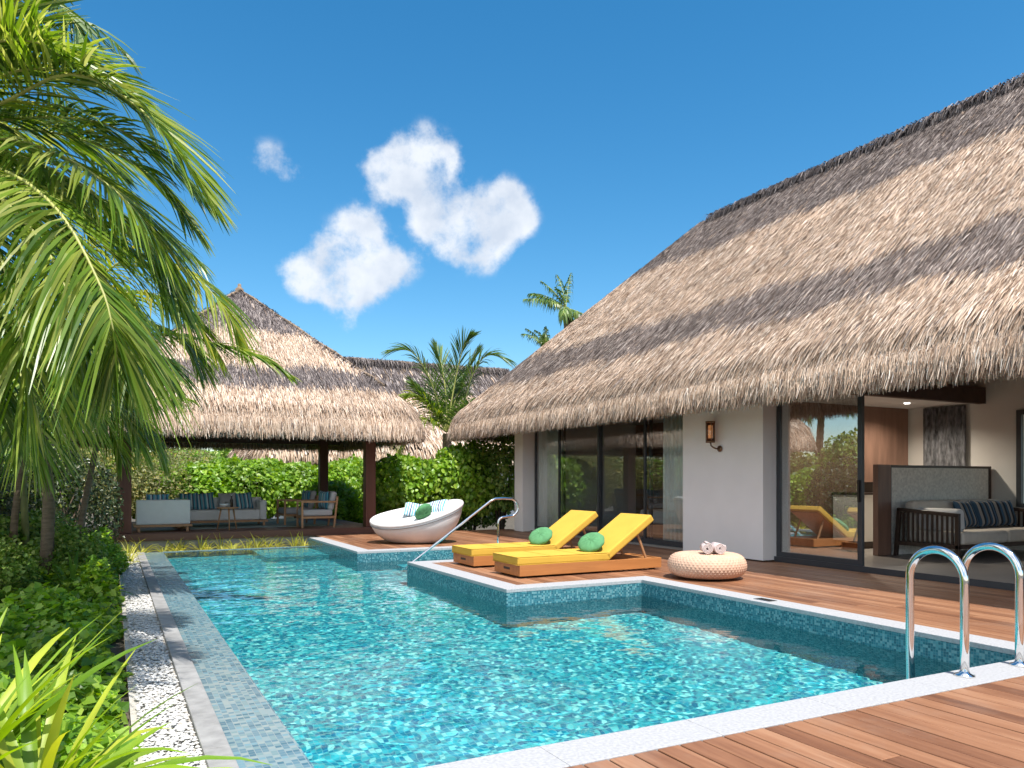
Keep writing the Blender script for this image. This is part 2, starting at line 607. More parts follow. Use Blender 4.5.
leafmat('bush_leaf_mid', [(.07, .15, .02), (.14, .25, .035), (.22, .34, .06), (.40, .46, .13)], .32, .42, .45)
leafmat('bush_leaf_olive', [(.13, .16, .05), (.22, .24, .09), (.33, .33, .16), (.45, .38, .08)], .3, .5, .4)
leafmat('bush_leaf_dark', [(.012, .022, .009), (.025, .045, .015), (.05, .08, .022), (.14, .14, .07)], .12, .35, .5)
leafmat('vine_leaf', [(.07, .17, .018), (.16, .32, .025), (.28, .46, .04), (.42, .56, .09)], .42, .36, .5)
leafmat('strap_leaf', [(.13, .25, .02), (.22, .36, .03), (.36, .46, .05), (.50, .50, .06)], .40, .40, .45)
leafmat('strap_leaf_green', [(.05, .13, .02), (.09, .20, .03), (.15, .28, .05)], .35, .38, .5)
leafmat('tuft_leaf', [(.30, .36, .04), (.48, .50, .06), (.62, .58, .12), (.40, .44, .16)], .35, .5, .35)
em = new_mat('lamp_glow')
_b, _o = bsdf(em.node_tree, .5)
_b.inputs['Base Color'].default_value = (.9, .85, .7, 1)
_b.inputs['Emission Color'].default_value = (1, .82, .55, 1)
_b.inputs['Emission Strength'].default_value = 0.7
em = new_mat('downlight_glow')
_b, _o = bsdf(em.node_tree, .5)
_b.inputs['Emission Color'].default_value = (1, .97, .9, 1)
_b.inputs['Emission Strength'].default_value = 5


# ------------------------------------------------------------------ object helpers
def tag(o, label=None, cat=None, group=None, kind=None):
    if label: o['label'] = label
    if cat: o['category'] = cat
    if group: o['group'] = group
    if kind: o['kind'] = kind
    return o


def empty(name, loc=(0, 0, 0), rz=0, label=None, cat=None, group=None):
    o = bpy.data.objects.new(name, None)
    o.empty_display_size = 0.2
    o.location = loc
    o.rotation_euler = (0, 0, rz)
    col.objects.link(o)
    return tag(o, label, cat, group)


def copy_tree(o, parent=None):
    c = o.copy()
    col.objects.link(c)
    c.parent = parent
    for ch in list(o.children):
        copy_tree(ch, c)
    return c


def rotm(rx=0, ry=0, rz=0):
    return Matrix.Rotation(rz, 3, 'Z') @ Matrix.Rotation(ry, 3, 'Y') @ Matrix.Rotation(rx, 3, 'X')


class MB:
    def __init__(s):
        s.v = []; s.f = []; s.sm = []

    def add(s, vs, fs, smooth=False):
        b = len(s.v)
        s.v += [tuple(v) for v in vs]
        s.f += [tuple(i + b for i in f) for f in fs]
        s.sm += [smooth] * len(fs)
        return s

    def box(s, x0, x1, y0, y1, z0, z1):
        vs = [(x, y, z) for z in (z0, z1) for y in (y0, y1) for x in (x0, x1)]
        fs = [(0, 2, 3, 1), (4, 5, 7, 6), (0, 1, 5, 4), (2, 6, 7, 3), (0, 4, 6, 2), (1, 3, 7, 5)]
        return s.add(vs, fs)

    def obox(s, c, size, m=None):
        m = m or Matrix.Identity(3)
        h = Vector(size) / 2
        vs = [Vector(c) + m @ Vector((x * h.x, y * h.y, z * h.z)) for z in (-1, 1) for y in (-1, 1) for x in (-1, 1)]
        fs = [(0, 2, 3, 1), (4, 5, 7, 6), (0, 1, 5, 4), (2, 6, 7, 3), (0, 4, 6, 2), (1, 3, 7, 5)]
        return s.add(vs, fs)

    def bar(s, p0, p1, w, h):
        """rectangular bar between two points"""
        p0 = Vector(p0); p1 = Vector(p1)
        d = (p1 - p0); l = d.length; d.normalize()
        up = Vector((0, 0, 1)) if abs(d.z) < .95 else Vector((0, 1, 0))
        a = d.cross(up).normalized(); b = a.cross(d)
        m = Matrix((a, d, b)).transposed()
        return s.obox((p0 + p1) / 2, (w, l, h), m)

    def tube(s, pts, r, n=12, cap=True):
        pts = [Vector(p) for p in pts]
        k = len(pts)
        rs = r if isinstance(r, (list, tuple)) else [r] * k
        vs = []
        t = (pts[1] - pts[0]).normalized()
        ref = Vector((0, 0, 1)) if abs(t.z) < .9 else Vector((1, 0, 0))
        a = t.cross(ref).normalized()
        for i, p in enumerate(pts):
            if i == 0: t = (pts[1] - pts[0])
            elif i == k - 1: t = (pts[-1] - pts[-2])
            else: t = (pts[i + 1] - pts[i - 1])
            t.normalize()
            a = (a - t * a.dot(t)).normalized()
            b = t.cross(a)
            for j in range(n):
                an = 2 * math.pi * j / n
                vs.append(p + (a * math.cos(an) + b * math.sin(an)) * rs[i])
        fs = [(i * n + j, i * n + (j + 1) % n, (i + 1) * n + (j + 1) % n, (i + 1) * n + j) for i in range(k - 1) for j in range(n)]
        if cap:
            fs += [tuple(reversed(range(n))), tuple((k - 1) * n + j for j in range(n))]
        return s.add(vs, fs, True)

    def lathe(s, prof, c=(0, 0, 0), n=32, fn=None):
        vs = []
        for i, (r, z) in enumerate(prof):
            for j in range(n):
                an = 2 * math.pi * j / n
                rr, zz = (r, z) if fn is None else fn(r, z, an, i)
                vs.append((c[0] + rr * math.cos(an), c[1] + rr * math.sin(an), c[2] + zz))
        k = len(prof)
        fs = [(i * n + j, i * n + (j + 1) % n, (i + 1) * n + (j + 1) % n, (i + 1) * n + j) for i in range(k - 1) for j in range(n)]
        fs += [tuple(reversed(range(n))), tuple((k - 1) * n + j for j in range(n))]
        return s.add(vs, fs, True)

    def build(s, name, mat, parent=None, bevel=0, loc=None, auto=True, seg=2):
        me = bpy.data.meshes.new(name)
        me.from_pydata(s.v, [], s.f)
        me.polygons.foreach_set('use_smooth', s.sm)
        me.materials.append(MATS[mat])
        me.update()
        o = bpy.data.objects.new(name, me)
        col.objects.link(o)
        if loc: o.location = loc
        if parent: o.parent = parent
        if bevel:
            b = o.modifiers.new('bevel', 'BEVEL')
            b.width = bevel
            b.segments = seg
            b.limit_method = 'ANGLE'
        return o


def npmesh(name, V, F, mat, parent=None, attrs=None, smooth=False):
    """V (n,3) float, F (m,k) int with equal sized faces"""
    me = bpy.data.meshes.new(name)
    V = np.ascontiguousarray(V, dtype=np.float32)
    F = np.ascontiguousarray(F, dtype=np.int32)
    m, k = F.shape
    me.vertices.add(len(V))
    me.vertices.foreach_set('co', V.ravel())
    me.loops.add(m * k)
    me.loops.foreach_set('vertex_index', F.ravel())
    me.polygons.add(m)
    me.polygons.foreach_set('loop_start', np.arange(0, m * k, k, dtype=np.int32))
    me.polygons.foreach_set('use_smooth', np.full(m, smooth))
    for an, arr in (attrs or {}).items():
        a = me.attributes.new(an, 'FLOAT', 'POINT')
        a.data.foreach_set('value', np.ascontiguousarray(arr, dtype=np.float32))
    me.materials.append(MATS[mat])
    me.update(calc_edges=True)
    me.validate()
    o = bpy.data.objects.new(name, me)
    col.objects.link(o)
    if parent: o.parent = parent
    return o


def unit(a):
    return a / np.maximum(np.linalg.norm(a, axis=-1, keepdims=True), 1e-9)


def strips(P, W, D, wprof):
    """ribbons: P (n,k,3) centre lines, W (n,3) side vectors (unit), D (n,) widths, wprof (k,) -> V,F"""
    n, k, _ = P.shape
    off = W[:, None, :] * (D[:, None] * np.asarray(wprof)[None, :])[:, :, None] / 2
    V = np.stack([P - off, P + off], axis=2).reshape(-1, 3)      # n,k,2,3
    base = (np.arange(n) * k * 2)[:, None, None]
    seg = (np.arange(k - 1) * 2)[None, :, None]
    q = np.array([0, 1, 3, 2])[None, None, :]
    F = (base + seg + q).reshape(-1, 4)
    return V, F


def leaf_shape(kind):
    # local (along, side, up) points and quads/tri strips with a fold on the midrib
    if kind == 'broad':
        pts = [(0, 0, 0), (.28, .30, .06), (.28, -.30, .06), (.62, .36, .05), (.62, -.36, .05), (1, 0, -.06), (.3, 0, 0), (.64, 0, 0)]
        fs = [(0, 6, 1, 1), (0, 2, 6, 6), (6, 7, 3, 1), (6, 2, 4, 7), (7, 5, 3, 3), (7, 4, 5, 5)]
        fs = [(0, 6, 1), (0, 2, 6), (6, 7, 3), (6, 3, 1), (6, 2, 4), (6, 4, 7), (7, 5, 3), (7, 4, 5)]
    elif kind == 'heart':
        pts = [(0, 0, 0), (-.12, .3, .03), (-.12, -.3, .03), (.35, .48, .08), (.35, -.48, .08), (1, 0, -.05), (.35, 0, -.02)]
        fs = [(0, 6, 1), (1, 6, 3), (0, 2, 6), (2, 4, 6), (6, 5, 3), (6, 4, 5)]
    else:  # simple folded diamond
        pts = [(0, 0, 0), (.5, .26, .07), (1, 0, 0), (.5, -.26, .07)]
        fs = [(0, 2, 1), (0, 3, 2)]
    return np.array(pts, float), np.array(fs, int)


def leaves(C, Nrm, size, kind='diamond', rg=rng, flat=.5):
    """scatter leaves at C facing Nrm; returns V,F"""
    n = len(C)
    S, Fs = leaf_shape(kind)
    up = unit(Nrm + rg.normal(0, flat, (n, 3)))
    t = rg.normal(0, 1, (n, 3))
    t = unit(t - up * np.sum(t * up, 1, keepdims=True))
    b = np.cross(up, t)
    sz = (size * rg.uniform(.6, 1.25, n))[:, None, None]
    V = C[:, None, :] + sz * (S[None, :, 0:1] * t[:, None, :] + S[None, :, 1:2] * b[:, None, :] + S[None, :, 2:3] * up[:, None, :])
    F = (np.arange(n) * len(S))[:, None, None] + Fs[None]
    return V.reshape(-1, 3), F.reshape(-1, 3)


# ------------------------------------------------------------------ thatch roofs
def rr_sdf(P, hx, hy, r):
    q = np.abs(P) - np.array([hx - r, hy - r])
    return np.linalg.norm(np.maximum(q, 0), axis=1) + np.minimum(np.maximum(q[:, 0], q[:, 1]), 0) - r


def thatch_roof(name, parent, cx, cy, hx, hy, r, z_eave, lip, pitch, ridge_d, bands, density, strand, wid, rg, keep=None, fringe=1.0, cell=.14):
    """rectangular hipped thatch. z_eave: fringe bottom; lip: height of the rounded eave; surface starts at z_eave+lip.
       bands: list of (d0,d1) dark bands by distance inwards from the eave."""
    tp = math.tan(pitch)
    cut = keep

    def zsurf(d):
        # slope with a rounded nose near the eave
        base = z_eave + lip + np.minimum(d, ridge_d) * tp
        nose = .34
        k = np.clip(1 - d / nose, 0, 1)
        return base - (lip * .72) * k ** 2.2

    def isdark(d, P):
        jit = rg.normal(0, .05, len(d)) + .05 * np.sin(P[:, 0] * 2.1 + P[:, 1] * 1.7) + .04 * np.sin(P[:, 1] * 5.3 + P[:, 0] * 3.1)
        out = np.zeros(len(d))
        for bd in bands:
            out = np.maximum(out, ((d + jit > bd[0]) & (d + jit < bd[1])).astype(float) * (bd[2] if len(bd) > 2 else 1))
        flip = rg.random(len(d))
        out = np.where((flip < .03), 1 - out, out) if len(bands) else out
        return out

    # --- solid core : top and underside height fields
    nx = int(2 * hx / cell); ny = int(2 * hy / cell)
    gx = np.linspace(-hx, hx, nx + 1); gy = np.linspace(-hy, hy, ny + 1)
    X, Y = np.meshgrid(gx, gy, indexing='ij')
    P = np.stack([X.ravel(), Y.ravel()], 1)
    d = np.maximum(-rr_sdf(P, hx, hy, r), 0)
    inside = -rr_sdf(P, hx, hy, r) > .03
    top = zsurf(d) - .05
    bot = np.maximum(z_eave + lip + d * tp - .42, z_eave + .16)
    bot = np.minimum(bot, top - .03)
    V = np.concatenate([np.column_stack([P[:, 0] + cx, P[:, 1] + cy, top]), np.column_stack([P[:, 0] + cx, P[:, 1] + cy, bot])])
    idx = np.arange((nx + 1) * (ny + 1)).reshape(nx + 1, ny + 1)
    q = np.stack([idx[:-1, :-1], idx[1:, :-1], idx[1:, 1:], idx[:-1, 1:]], -1).reshape(-1, 4)
    q = q[inside[q].all(1)]
    F = np.concatenate([q, q[:, ::-1] + len(P)])
    core = npmesh('roof', V, F, 'thatch_under', parent)

    # --- reeds
    Vs, Fs, Ds = [], [], []
    off = 0
    # slope reeds
    n = int(4 * hx * hy * density)
    P = np.column_stack([rg.uniform(-hx, hx, n), rg.uniform(-hy, hy, n)])
    d = -rr_sdf(P, hx, hy, r)
    ok = d > .05
    if cut is not None:
        ok &= cut(P[:, 0] + cx, P[:, 1] + cy)
    P = P[ok]; d = d[ok]
    e = .03
    gxx = (rr_sdf(P + [e, 0], hx, hy, r) - rr_sdf(P - [e, 0], hx, hy, r)) / (2 * e)
    gyy = (rr_sdf(P + [0, e], hx, hy, r) - rr_sdf(P - [0, e], hx, hy, r)) / (2 * e)
    g = np.column_stack([gxx, gyy])
    gl = np.linalg.norm(g, axis=1, keepdims=True)
    g = g / np.maximum(gl, .2)
    n = len(P)
    slope = (zsurf(np.maximum(d - .03, 0)) - zsurf(d)) / .03      # negative: dz for outward travel
    slope = np.clip(slope, -6, -.2)
    down = unit(np.column_stack([g, slope]))
    side = unit(np.cross(down, np.array([0, 0, 1.0])))
    nrm = unit(np.cross(side, down))
    nrm *= np.sign(nrm[:, 2:3])
    a = rg.normal(0, .10, n)
    dirv = unit(down * np.cos(a)[:, None] + side * np.sin(a)[:, None])
    ln = strand * rg.uniform(.55, 1.2, n)
    lift = rg.uniform(.0, .05, n) * strand * 2.0
    p0 = np.column_stack([P[:, 0] + cx, P[:, 1] + cy, zsurf(d)]) - nrm * .03
    t = np.array([0, .5, 1.0])
    C = p0[:, None, :] + dirv[:, None, :] * (ln[:, None] * t)[:, :, None] + nrm[:, None, :] * (lift[:, None] * np.array([0, .55, 1.0]) + np.array([0, .012, .02]))[:, :, None]
    C[:, 2, 2] -= rg.uniform(0, .05, n)
    rot = rg.normal(0, .3, n)
    sv = unit(side * np.cos(rot)[:, None] + nrm * np.sin(rot)[:, None])
    V, F = strips(C, sv, wid * rg.uniform(.6, 1.5, n), [1, .9, .35])
    Vs.append(V); Fs.append(F); Ds.append(np.repeat(isdark(d, P), 6)); off += len(V)
    # eave reeds: on the outline, from the nose down to the fringe
    per = 4 * (hx + hy)
    m = int(per * density * 1.0 * fringe)
    s = rg.uniform(0, per, m)
    E = np.zeros((m, 2))
    c = s < 2 * hx; E[c] = np.column_stack([s[c] - hx, np.full(c.sum(), -hy)])
    c2 = (s >= 2 * hx) & (s < 2 * hx + 2 * hy); E[c2] = np.column_stack([np.full(c2.sum(), hx), s[c2] - 2 * hx - hy])
    c3 = (s >= 2 * hx + 2 * hy) & (s < 4 * hx + 2 * hy); E[c3] = np.column_stack([s[c3] - 3 * hx - 2 * hy, np.full(c3.sum(), hy)])
    c4 = s >= 4 * hx + 2 * hy; E[c4] = np.column_stack([np.full(c4.sum(), -hx), s[c4] - 4 * hx - 3 * hy])
    for _ in range(3):
        dd = rr_sdf(E, hx, hy, r)
        gg = np.column_stack([(rr_sdf(E + [e, 0], hx, hy, r) - rr_sdf(E - [e, 0], hx, hy, r)) / (2 * e),
                              (rr_sdf(E + [0, e], hx, hy, r) - rr_sdf(E - [0, e], hx, hy, r)) / (2 * e)])
        gg = unit(gg)
        E = E - gg * dd[:, None]
    okk = np.ones(m, bool)
    if cut is not None:
        okk = cut(E[:, 0] + cx, E[:, 1] + cy)
    E = E[okk]; gg = gg[okk]; m = len(E)
    h = rg.uniform(0, 1, m) ** 1.15                 # 0 = low, 1 = top of nose
    din = .02 + .20 * h ** 2 + rg.uniform(0, .16, m) * (h < .5)
    zt = z_eave + lip * (.45 + .62 * h)
    ln = strand * rg.uniform(.5, .95, m) * 1.0
    ln = np.minimum(ln, zt - (z_eave - .03 - rg.uniform(0, .10, m)) + .02)
    p0 = np.column_stack([E[:, 0] - gg[:, 0] * din + cx, E[:, 1] - gg[:, 1] * din + cy, zt])
    outw = np.column_stack([gg, np.zeros(m)])
    tang = np.column_stack([-gg[:, 1], gg[:, 0], np.zeros(m)])
    # lower reeds hang straight, upper ones start sloped outwards
    oo = (.12 + .50 * h)[:, None] * outw
    d1 = unit(oo + np.array([0, 0, -1.0]) + tang * rg.normal(0, .13, m)[:, None])
    d2 = unit(oo * .35 + np.array([0, 0, -1.0]) + tang * rg.normal(0, .16, m)[:, None])
    C = np.stack([p0, p0 + d1 * (ln * .5)[:, None], p0 + d1 * (ln * .5)[:, None] + d2 * (ln * .5)[:, None]], 1)
    rot = rg.normal(0, .6, m)
    sv = unit(tang * np.cos(rot)[:, None] + outw * np.sin(rot)[:, None])
    V, F = strips(C, sv, wid * rg.uniform(.7, 1.5, m), [1, .95, .3])
    dk = (rg.random(m) < .07).astype(float)
    Vs.append(V); Fs.append(F + off); Ds.append(np.repeat(dk, 6)); off += len(V)
    # ridge / apex cap reeds straddling the top
    o = npmesh('thatch_reeds', np.concatenate(Vs), np.concatenate(Fs), 'thatch', core, {'dark': np.concatenate(Ds)})
    return core


def ridge_cap(parent, p0, p1, rad, rg, n=2600, length=.5, name='ridge_cap'):
    """roll of dark reeds along a ridge"""
    p0 = np.array(p0, float); p1 = np.array(p1, float)
    ax = unit((p1 - p0)[None])[0] if np.linalg.norm(p1 - p0) > 0 else np.array([1, 0, 0.])
    mb = MB()
    k = 12
    pts = [Vector(p0 + (p1 - p0) * i / k + np.array([0, 0, .02 * math.sin(i * 1.9)])) for i in range(k + 1)]
    mb.tube(pts, [rad * (1 + .12 * math.sin(i * 2.3)) for i in range(k + 1)], 10)
    core = mb.build(name, 'thatch_under', parent)
    t = rg.uniform(0, 1, n)
    th = rg.uniform(-1.9, 1.9, n)
    sd = np.array([-ax[1], ax[0], 0.])
    rad_v = sd[None] * np.sin(th)[:, None] + np.array([0, 0, 1.])[None] * np.cos(th)[:, None]
    tan_v = sd[None] * np.cos(th)[:, None] - np.array([0, 0, 1.])[None] * np.sin(th)[:, None]
    tan_v *= np.where(th < 0, -1, 1)[:, None]
    c = p0[None] + (p1 - p0)[None] * t[:, None] + rad_v * rad * 1.0
    dr = unit(tan_v + ax[None] * rg.normal(0, .25, n)[:, None])
    ln = length * rg.uniform(.4, 1, n)
    C = np.stack([c, c + dr * (ln * .5)[:, None] + rad_v * .03, c + dr * ln[:, None] - rad_v * .01], 1)
    C[:, 2, 2] -= ln * .25
    V, F = strips(C, unit(np.cross(dr, rad_v)), .02 * rg.uniform(.6, 1.4, n), [1, .9, .4])
    npmesh('cap_reeds', V, F, 'thatch', core, {'dark': np.ones(len(V))})
    return core


# ------------------------------------------------------------------ SETTING : ground, pool, decks
def rect_sheet(name, x0, x1, y0, y1, z, mat):
    mb = MB().add([(x0, y0, z), (x1, y0, z), (x1, y1, z), (x0, y1, z)], [(0, 1, 2, 3)])
    return mb.build(name, mat)


# the ground is one sheet with a hole where the pool and gravel trough are: ring of quads around it
def ring_ground():
    z = -0.30
    xs = [-1500, 0.10, 9.0, 1500]
    ys = [-1500, 2.4, 17.0, 1500]
    mb = MB()
    vs = [(x, y, z) for y in ys for x in xs]
    fs = []
    for j in range(3):
        for i in range(3):
            if i == 1 and j == 1: continue
            a = j * 4 + i
            fs.append((a, a + 1, a + 5, a + 4))
    mb.add(vs, fs)
    return tag(mb.build('ground', 'soil'), kind='structure')


ring_ground()

WZ = -0.20      # water level
FZ = -1.35      # pool floor


def pool_basin():
    mb = MB()
    fl = MB()
    fl.box(.6, 6.3, 3.0, 17.2, FZ - .1, FZ)
    tag(fl.build('pool_floor', 'pool_tile'), kind='structure')
    w = MB()
    t = -.012
    # outline walls (solid blocks under coping)
    w.box(.9, 6.2, 2.9, 3.16, FZ, t - .03)
    w.box(5.9, 6.2, 3.16, 7.85, FZ, t - .03)
    w.box(4.0, 6.2, 7.85, 11.2, FZ, t - .03)
    w.box(5.9, 6.2, 11.2, 13.2, FZ, t - .03)
    w.box(3.8, 6.2, 13.2, 17.0, FZ, t - .03)
    tag(w.build('pool_wall', 'wall_tile'), kind='structure')
    e = MB()
    e.box(.565, .9, 2.9, 16.95, FZ, WZ + .006)
    tag(e.build('pool_overflow_ledge', 'ledge_tile'), kind='structure')
    f = MB()
    f.box(.9, 3.8, 16.9, 17.0, FZ, WZ + .012)
    tag(f.build('pool_far_edge', 'ledge_tile'), kind='structure')
    s = MB()
    # submerged steps in the inlet and a shelf at the far end
    s.box(5.0, 5.9, 11.2, 13.2, FZ, -.45)
    s.box(4.5, 5.0, 11.2, 13.2, FZ, -.72)
    s.box(2.6, 3.8, 15.2, 16.9, FZ, -.48)
    tag(s.build('pool_steps', 'pool_tile'), kind='structure')


pool_basin()


def water():
    x0, x1, y0, y1 = .885, 5.93, 3.12, 16.93
    st = .018
    gx = np.arange(x0, x1 + st, st); gy = np.arange(y0, y1 + st, st)
    X, Y = np.meshgrid(gx, gy, indexing='ij')
    Z = np.full(X.shape, WZ)
    wr = np.random.default_rng(3)
    for k in range(60):          # small wind ripples as real relief, so the water bends light and throws caustics
        lam = wr.choice([.075, .085, .10, .12, .15, .2, .3, .6]); an = R(70) + wr.normal(0, .8); ph = wr.uniform(0, 6.28)
        kk = 6.283 / lam
        Z = Z + (.00025 if lam < .25 else .00045) * lam / .5 * np.sin(kk * (X * math.cos(an) + Y * math.sin(an)) + ph + .8 * np.sin(X * 1.3 + Y * .7 + k))
    V = np.stack([X, Y, Z], -1).reshape(-1, 3)
    nx, ny = X.shape
    idx = np.arange(nx * ny).reshape(nx, ny)
    q = np.stack([idx[:-1, :-1], idx[1:, :-1], idx[1:, 1:], idx[:-1, 1:]], -1).reshape(-1, 4)
    c = V[q].mean(1)
    dead = ((c[:, 0] > 4.06) & (c[:, 1] > 7.91) & (c[:, 1] < 11.14)) | ((c[:, 0] > 3.86) & (c[:, 1] > 13.26))
    q = q[~dead]
    o = npmesh('pool_water', V, q, 'water', smooth=True)
    tag(o, kind='structure')


water()


def coping():
    rects = [(.9, 6.18, 2.88, 3.16), (5.9, 6.18, 3.16, 7.85), (4.0, 6.18, 7.85, 8.13), (4.0, 4.28, 8.13, 10.92),
             (4.0, 6.18, 10.92, 11.2), (5.9, 6.18, 11.2, 13.2), (3.8, 6.18, 13.2, 13.48), (3.8, 4.08, 13.48, 16.9)]
    mb = MB()
    for x0, x1, y0, y1 in rects:
        long_x = (x1 - x0) > (y1 - y0)
        L = (x1 - x0) if long_x else (y1 - y0)
        n = max(1, round(L / .9))
        for i in range(n):
            a, b = i / n * L, (i + 1) / n * L - .0015
            if long_x: mb.box(x0 + a, x0 + b, y0, y1, -.042, 0.0)
            else: mb.box(x0, x1, y0 + a, y0 + b, -.042, 0.0)
    tag(mb.build('pool_coping', 'stone_coping', bevel=.004), kind='structure')
    g = MB()
    n = 22
    for i in range(n):
        y0 = 2.4 + i * (16.9 - 2.4) / n
        g.box(.425, .560, y0, y0 + (16.9 - 2.4) / n - .003, -.34, -.175)
    tag(g.build('kerb', 'grey_stone', bevel=.006), kind='structure')
    rect_sheet('gravel_bed', .10, .43, 2.4, 17.0, -.225, 'sand')['kind'] = 'structure'


coping()


def deck():
    """boards along Y"""
    mb = MB()
    pitch, gap = .135, .010
    zones = [(.9, 6.18, -4.0, 2.875), (6.185, 9.04, -4.0, 17.55), (4.285, 6.18, 8.135, 10.915), (4.085, 6.18, 13.485, 17.55)]
    for x0, x1, y0, y1 in zones:
        x = x0
        i = 0
        while x < x1 - .02:
            xe = min(x + pitch - gap, x1)
            # board lengths broken at random joints
            y = y0
            while y < y1 - .01:
                l = random.uniform(1.8, 3.6) if y > y0 else random.uniform(.8, 3.2)
                ye = min(y + l, y1)
                if y1 - ye < .5: ye = y1
                dz = random.uniform(-.0012, .0012)
                mb.box(x, xe, y, ye - .003, -.028 + dz, -.002 + dz)
                y = ye
            x += pitch
            i += 1
    tag(mb.build('wooden_deck', 'deck_wood', bevel=.003, seg=1), kind='structure')
    sub = MB()
    sub.box(.9, 9.3, -4, 2.86, -.36, -.05)
    sub.box(6.19, 9.3, 2.86, 17.5, -.36, -.05)
    sub.box(4.3, 6.19, 8.15, 10.9, -.3, -.05)
    sub.box(4.1, 6.19, 13.5, 17.5, -.3, -.05)
    tag(sub.build('deck_base', 'roof_beam'), kind='structure')


deck()

# sandy path on the left and a thin strip by it
pth = MB()
pp = [(-.62, 8.95), (-.55, 9.5), (-.62, 10.2), (-1.6, 10.5), (-6, 10.6), (-6, 8.7), (-1.6, 8.75)]
pth.add([(x, y, -.272) for x, y in pp], [tuple(range(len(pp)))])
tag(pth.build('sand_path', 'sand'), kind='structure')


def pebbles():
    """loose white stones of the trough: uncountable"""
    n = 9000
    S = np.array([(0, 0, 1), (.9, 0, .2), (.28, .85, .25), (-.75, .5, .2), (-.75, -.5, .25), (.28, -.85, .2), (0, 0, -.6)], float)
    Fs = np.array([(0, 1, 2), (0, 2, 3), (0, 3, 4), (0, 4, 5), (0, 5, 1), (6, 2, 1), (6, 3, 2), (6, 4, 3), (6, 5, 4), (6, 1, 5)])
    y = 2.4 + 14.5 * rng.random(n) ** 1.7
    C = np.column_stack([rng.uniform(.14, .415, n), y, -.215 + rng.uniform(0, .022, n)])
    s = rng.uniform(.010, .021, n)[:, None, None]
    an = rng.uniform(0, 6.28, n)
    ca, sa = np.cos(an)[:, None], np.sin(an)[:, None]
    sx = rng.uniform(.8, 1.3, n)[:, None]
    x_ = S[None, :, 0] * sx; y_ = S[None, :, 1]
    V = np.stack([x_ * ca - y_ * sa, x_ * sa + y_ * ca, np.repeat(S[None, :, 2] * .6, n, 0)], -1) * s + C[:, None, :]
    F = (np.arange(n) * 7)[:, None, None] + Fs[None]
    o = npmesh('white_gravel', V.reshape(-1, 3), F.reshape(-1, 3), 'pebble')
    tag(o, kind='stuff')
    o['label'] = 'loose white gravel filling the trough beside the pool kerb'
    o['category'] = 'gravel'


pebbles()

# ------------------------------------------------------------------ VILLA
XG = 9.08     # glazing plane
villa = empty('thatched_villa', (9, 8, 0), label='large white villa under the big thatched roof on the right, open to the deck', cat='villa')


def vb(name, mat, boxes, bevel=0, parent=None):
    mb = MB()
    for b in boxes:
        mb.box(b[0] - 9, b[1] - 9, b[2] - 8, b[3] - 8, b[4], b[5])
    return mb.build(name, mat, parent or villa, bevel=bevel)


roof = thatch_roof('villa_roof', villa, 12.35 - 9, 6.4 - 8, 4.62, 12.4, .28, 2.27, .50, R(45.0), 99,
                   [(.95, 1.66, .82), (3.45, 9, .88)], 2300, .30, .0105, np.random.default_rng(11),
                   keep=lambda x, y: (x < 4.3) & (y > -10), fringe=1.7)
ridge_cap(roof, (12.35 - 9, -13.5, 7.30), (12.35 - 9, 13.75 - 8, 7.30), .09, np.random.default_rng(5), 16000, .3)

# masonry
vb('wall', 'plaster', [(8.81, 9.35, 8.68, 10.54, 0, 3.35)], .004)
vb('wall', 'plaster', [(8.81, 9.35, 16.44, 16.86, 0, 3.35)], .004)
vb('wall', 'plaster', [(9.35, 13.7, 16.6, 16.84, 0, 3.9)])
vb('header', 'plaster', [(9.12, 9.32, 10.54, 16.44, 2.52, 3.5)])
vb('header', 'window_frame', [(9.12, 9.32, 7.10, 8.68, 2.52, 3.5)])
vb('base_plinth', 'dark_frame_wood', [(8.803, 9.3, 8.672, 10.55, -.002, .02)])
# bedroom shell
vb('floor', 'floor_tile', [(9.02, 13.6, 9.7, 16.5, -.2, .03)])
vb('inner_wall', 'brown_panel', [(12.3, 12.5, 9.73, 16.6, .03, 2.7)])
vb('inner_wall', 'plaster_inner', [(9.35, 13.62, 9.602, 9.72, .03, 3.4)])
vb('ceiling', 'ceiling_white', [(9.35, 13.4, 9.72, 16.5, 2.7, 2.76)])
# living side
vb('floor', 'floor_tile', [(9.05, 15.5, -6, 9.6, -.2, .075)])
vb('door_track', 'window_frame', [(9.04, 9.05, -6, 8.68, -.01, .078)])
vb('inner_wall', 'plaster_inner', [(13.5, 13.75, 7.55, 9.6, .075, 3.4), (13.5, 13.75, 3.2, 7.55, 2.35, 3.4), (13.5, 13.75, -6, 3.2, .075, 3.4), (13.5, 13.75, 3.2, 7.55, .075, .85)])
vb('window_frame', 'window_frame', [(13.44, 13.499, 7.50, 7.58, .8, 2.42), (13.44, 13.499, 3.2, 7.50, .8, .86), (13.44, 13.499, 3.2, 7.50, 2.34, 2.42), (13.44, 13.499, 5.4, 5.46, .86, 2.34)])
vb('wood_panel', 'brown_panel', [(9.36, 13.42, 9.54, 9.597, .08, 2.6), (10.50, 10.80, 7.97, 8.06, .08, 1.49)])
vb('ceiling', 'ceiling_white', [(9.33, 13.5, 8.25, 9.54, 2.6, 2.66)])
beam = vb('beam', 'roof_beam', [(9.10, 13.5, 8.12, 8.25, 2.58, 2.86)])
vb('beam', 'roof_beam', [(9.0, 9.14, -6, 7.05, 3.2, 3.42)])
vb('beam', 'roof_beam', [(9.14, 13.5, y, y + .12, 3.1, 3.3) for y in (6.6, 5.0, 3.4, 1.8)])
vb('soffit', 'post_wood', [(9.16, 13.5, -6, 8.1, 3.30, 3.34)])
dl = MB(); dl.lathe([(.001, 0), (.045, 0), (.045, -.012), (.001, -.012)], (3.35, .8, 2.597), 20)
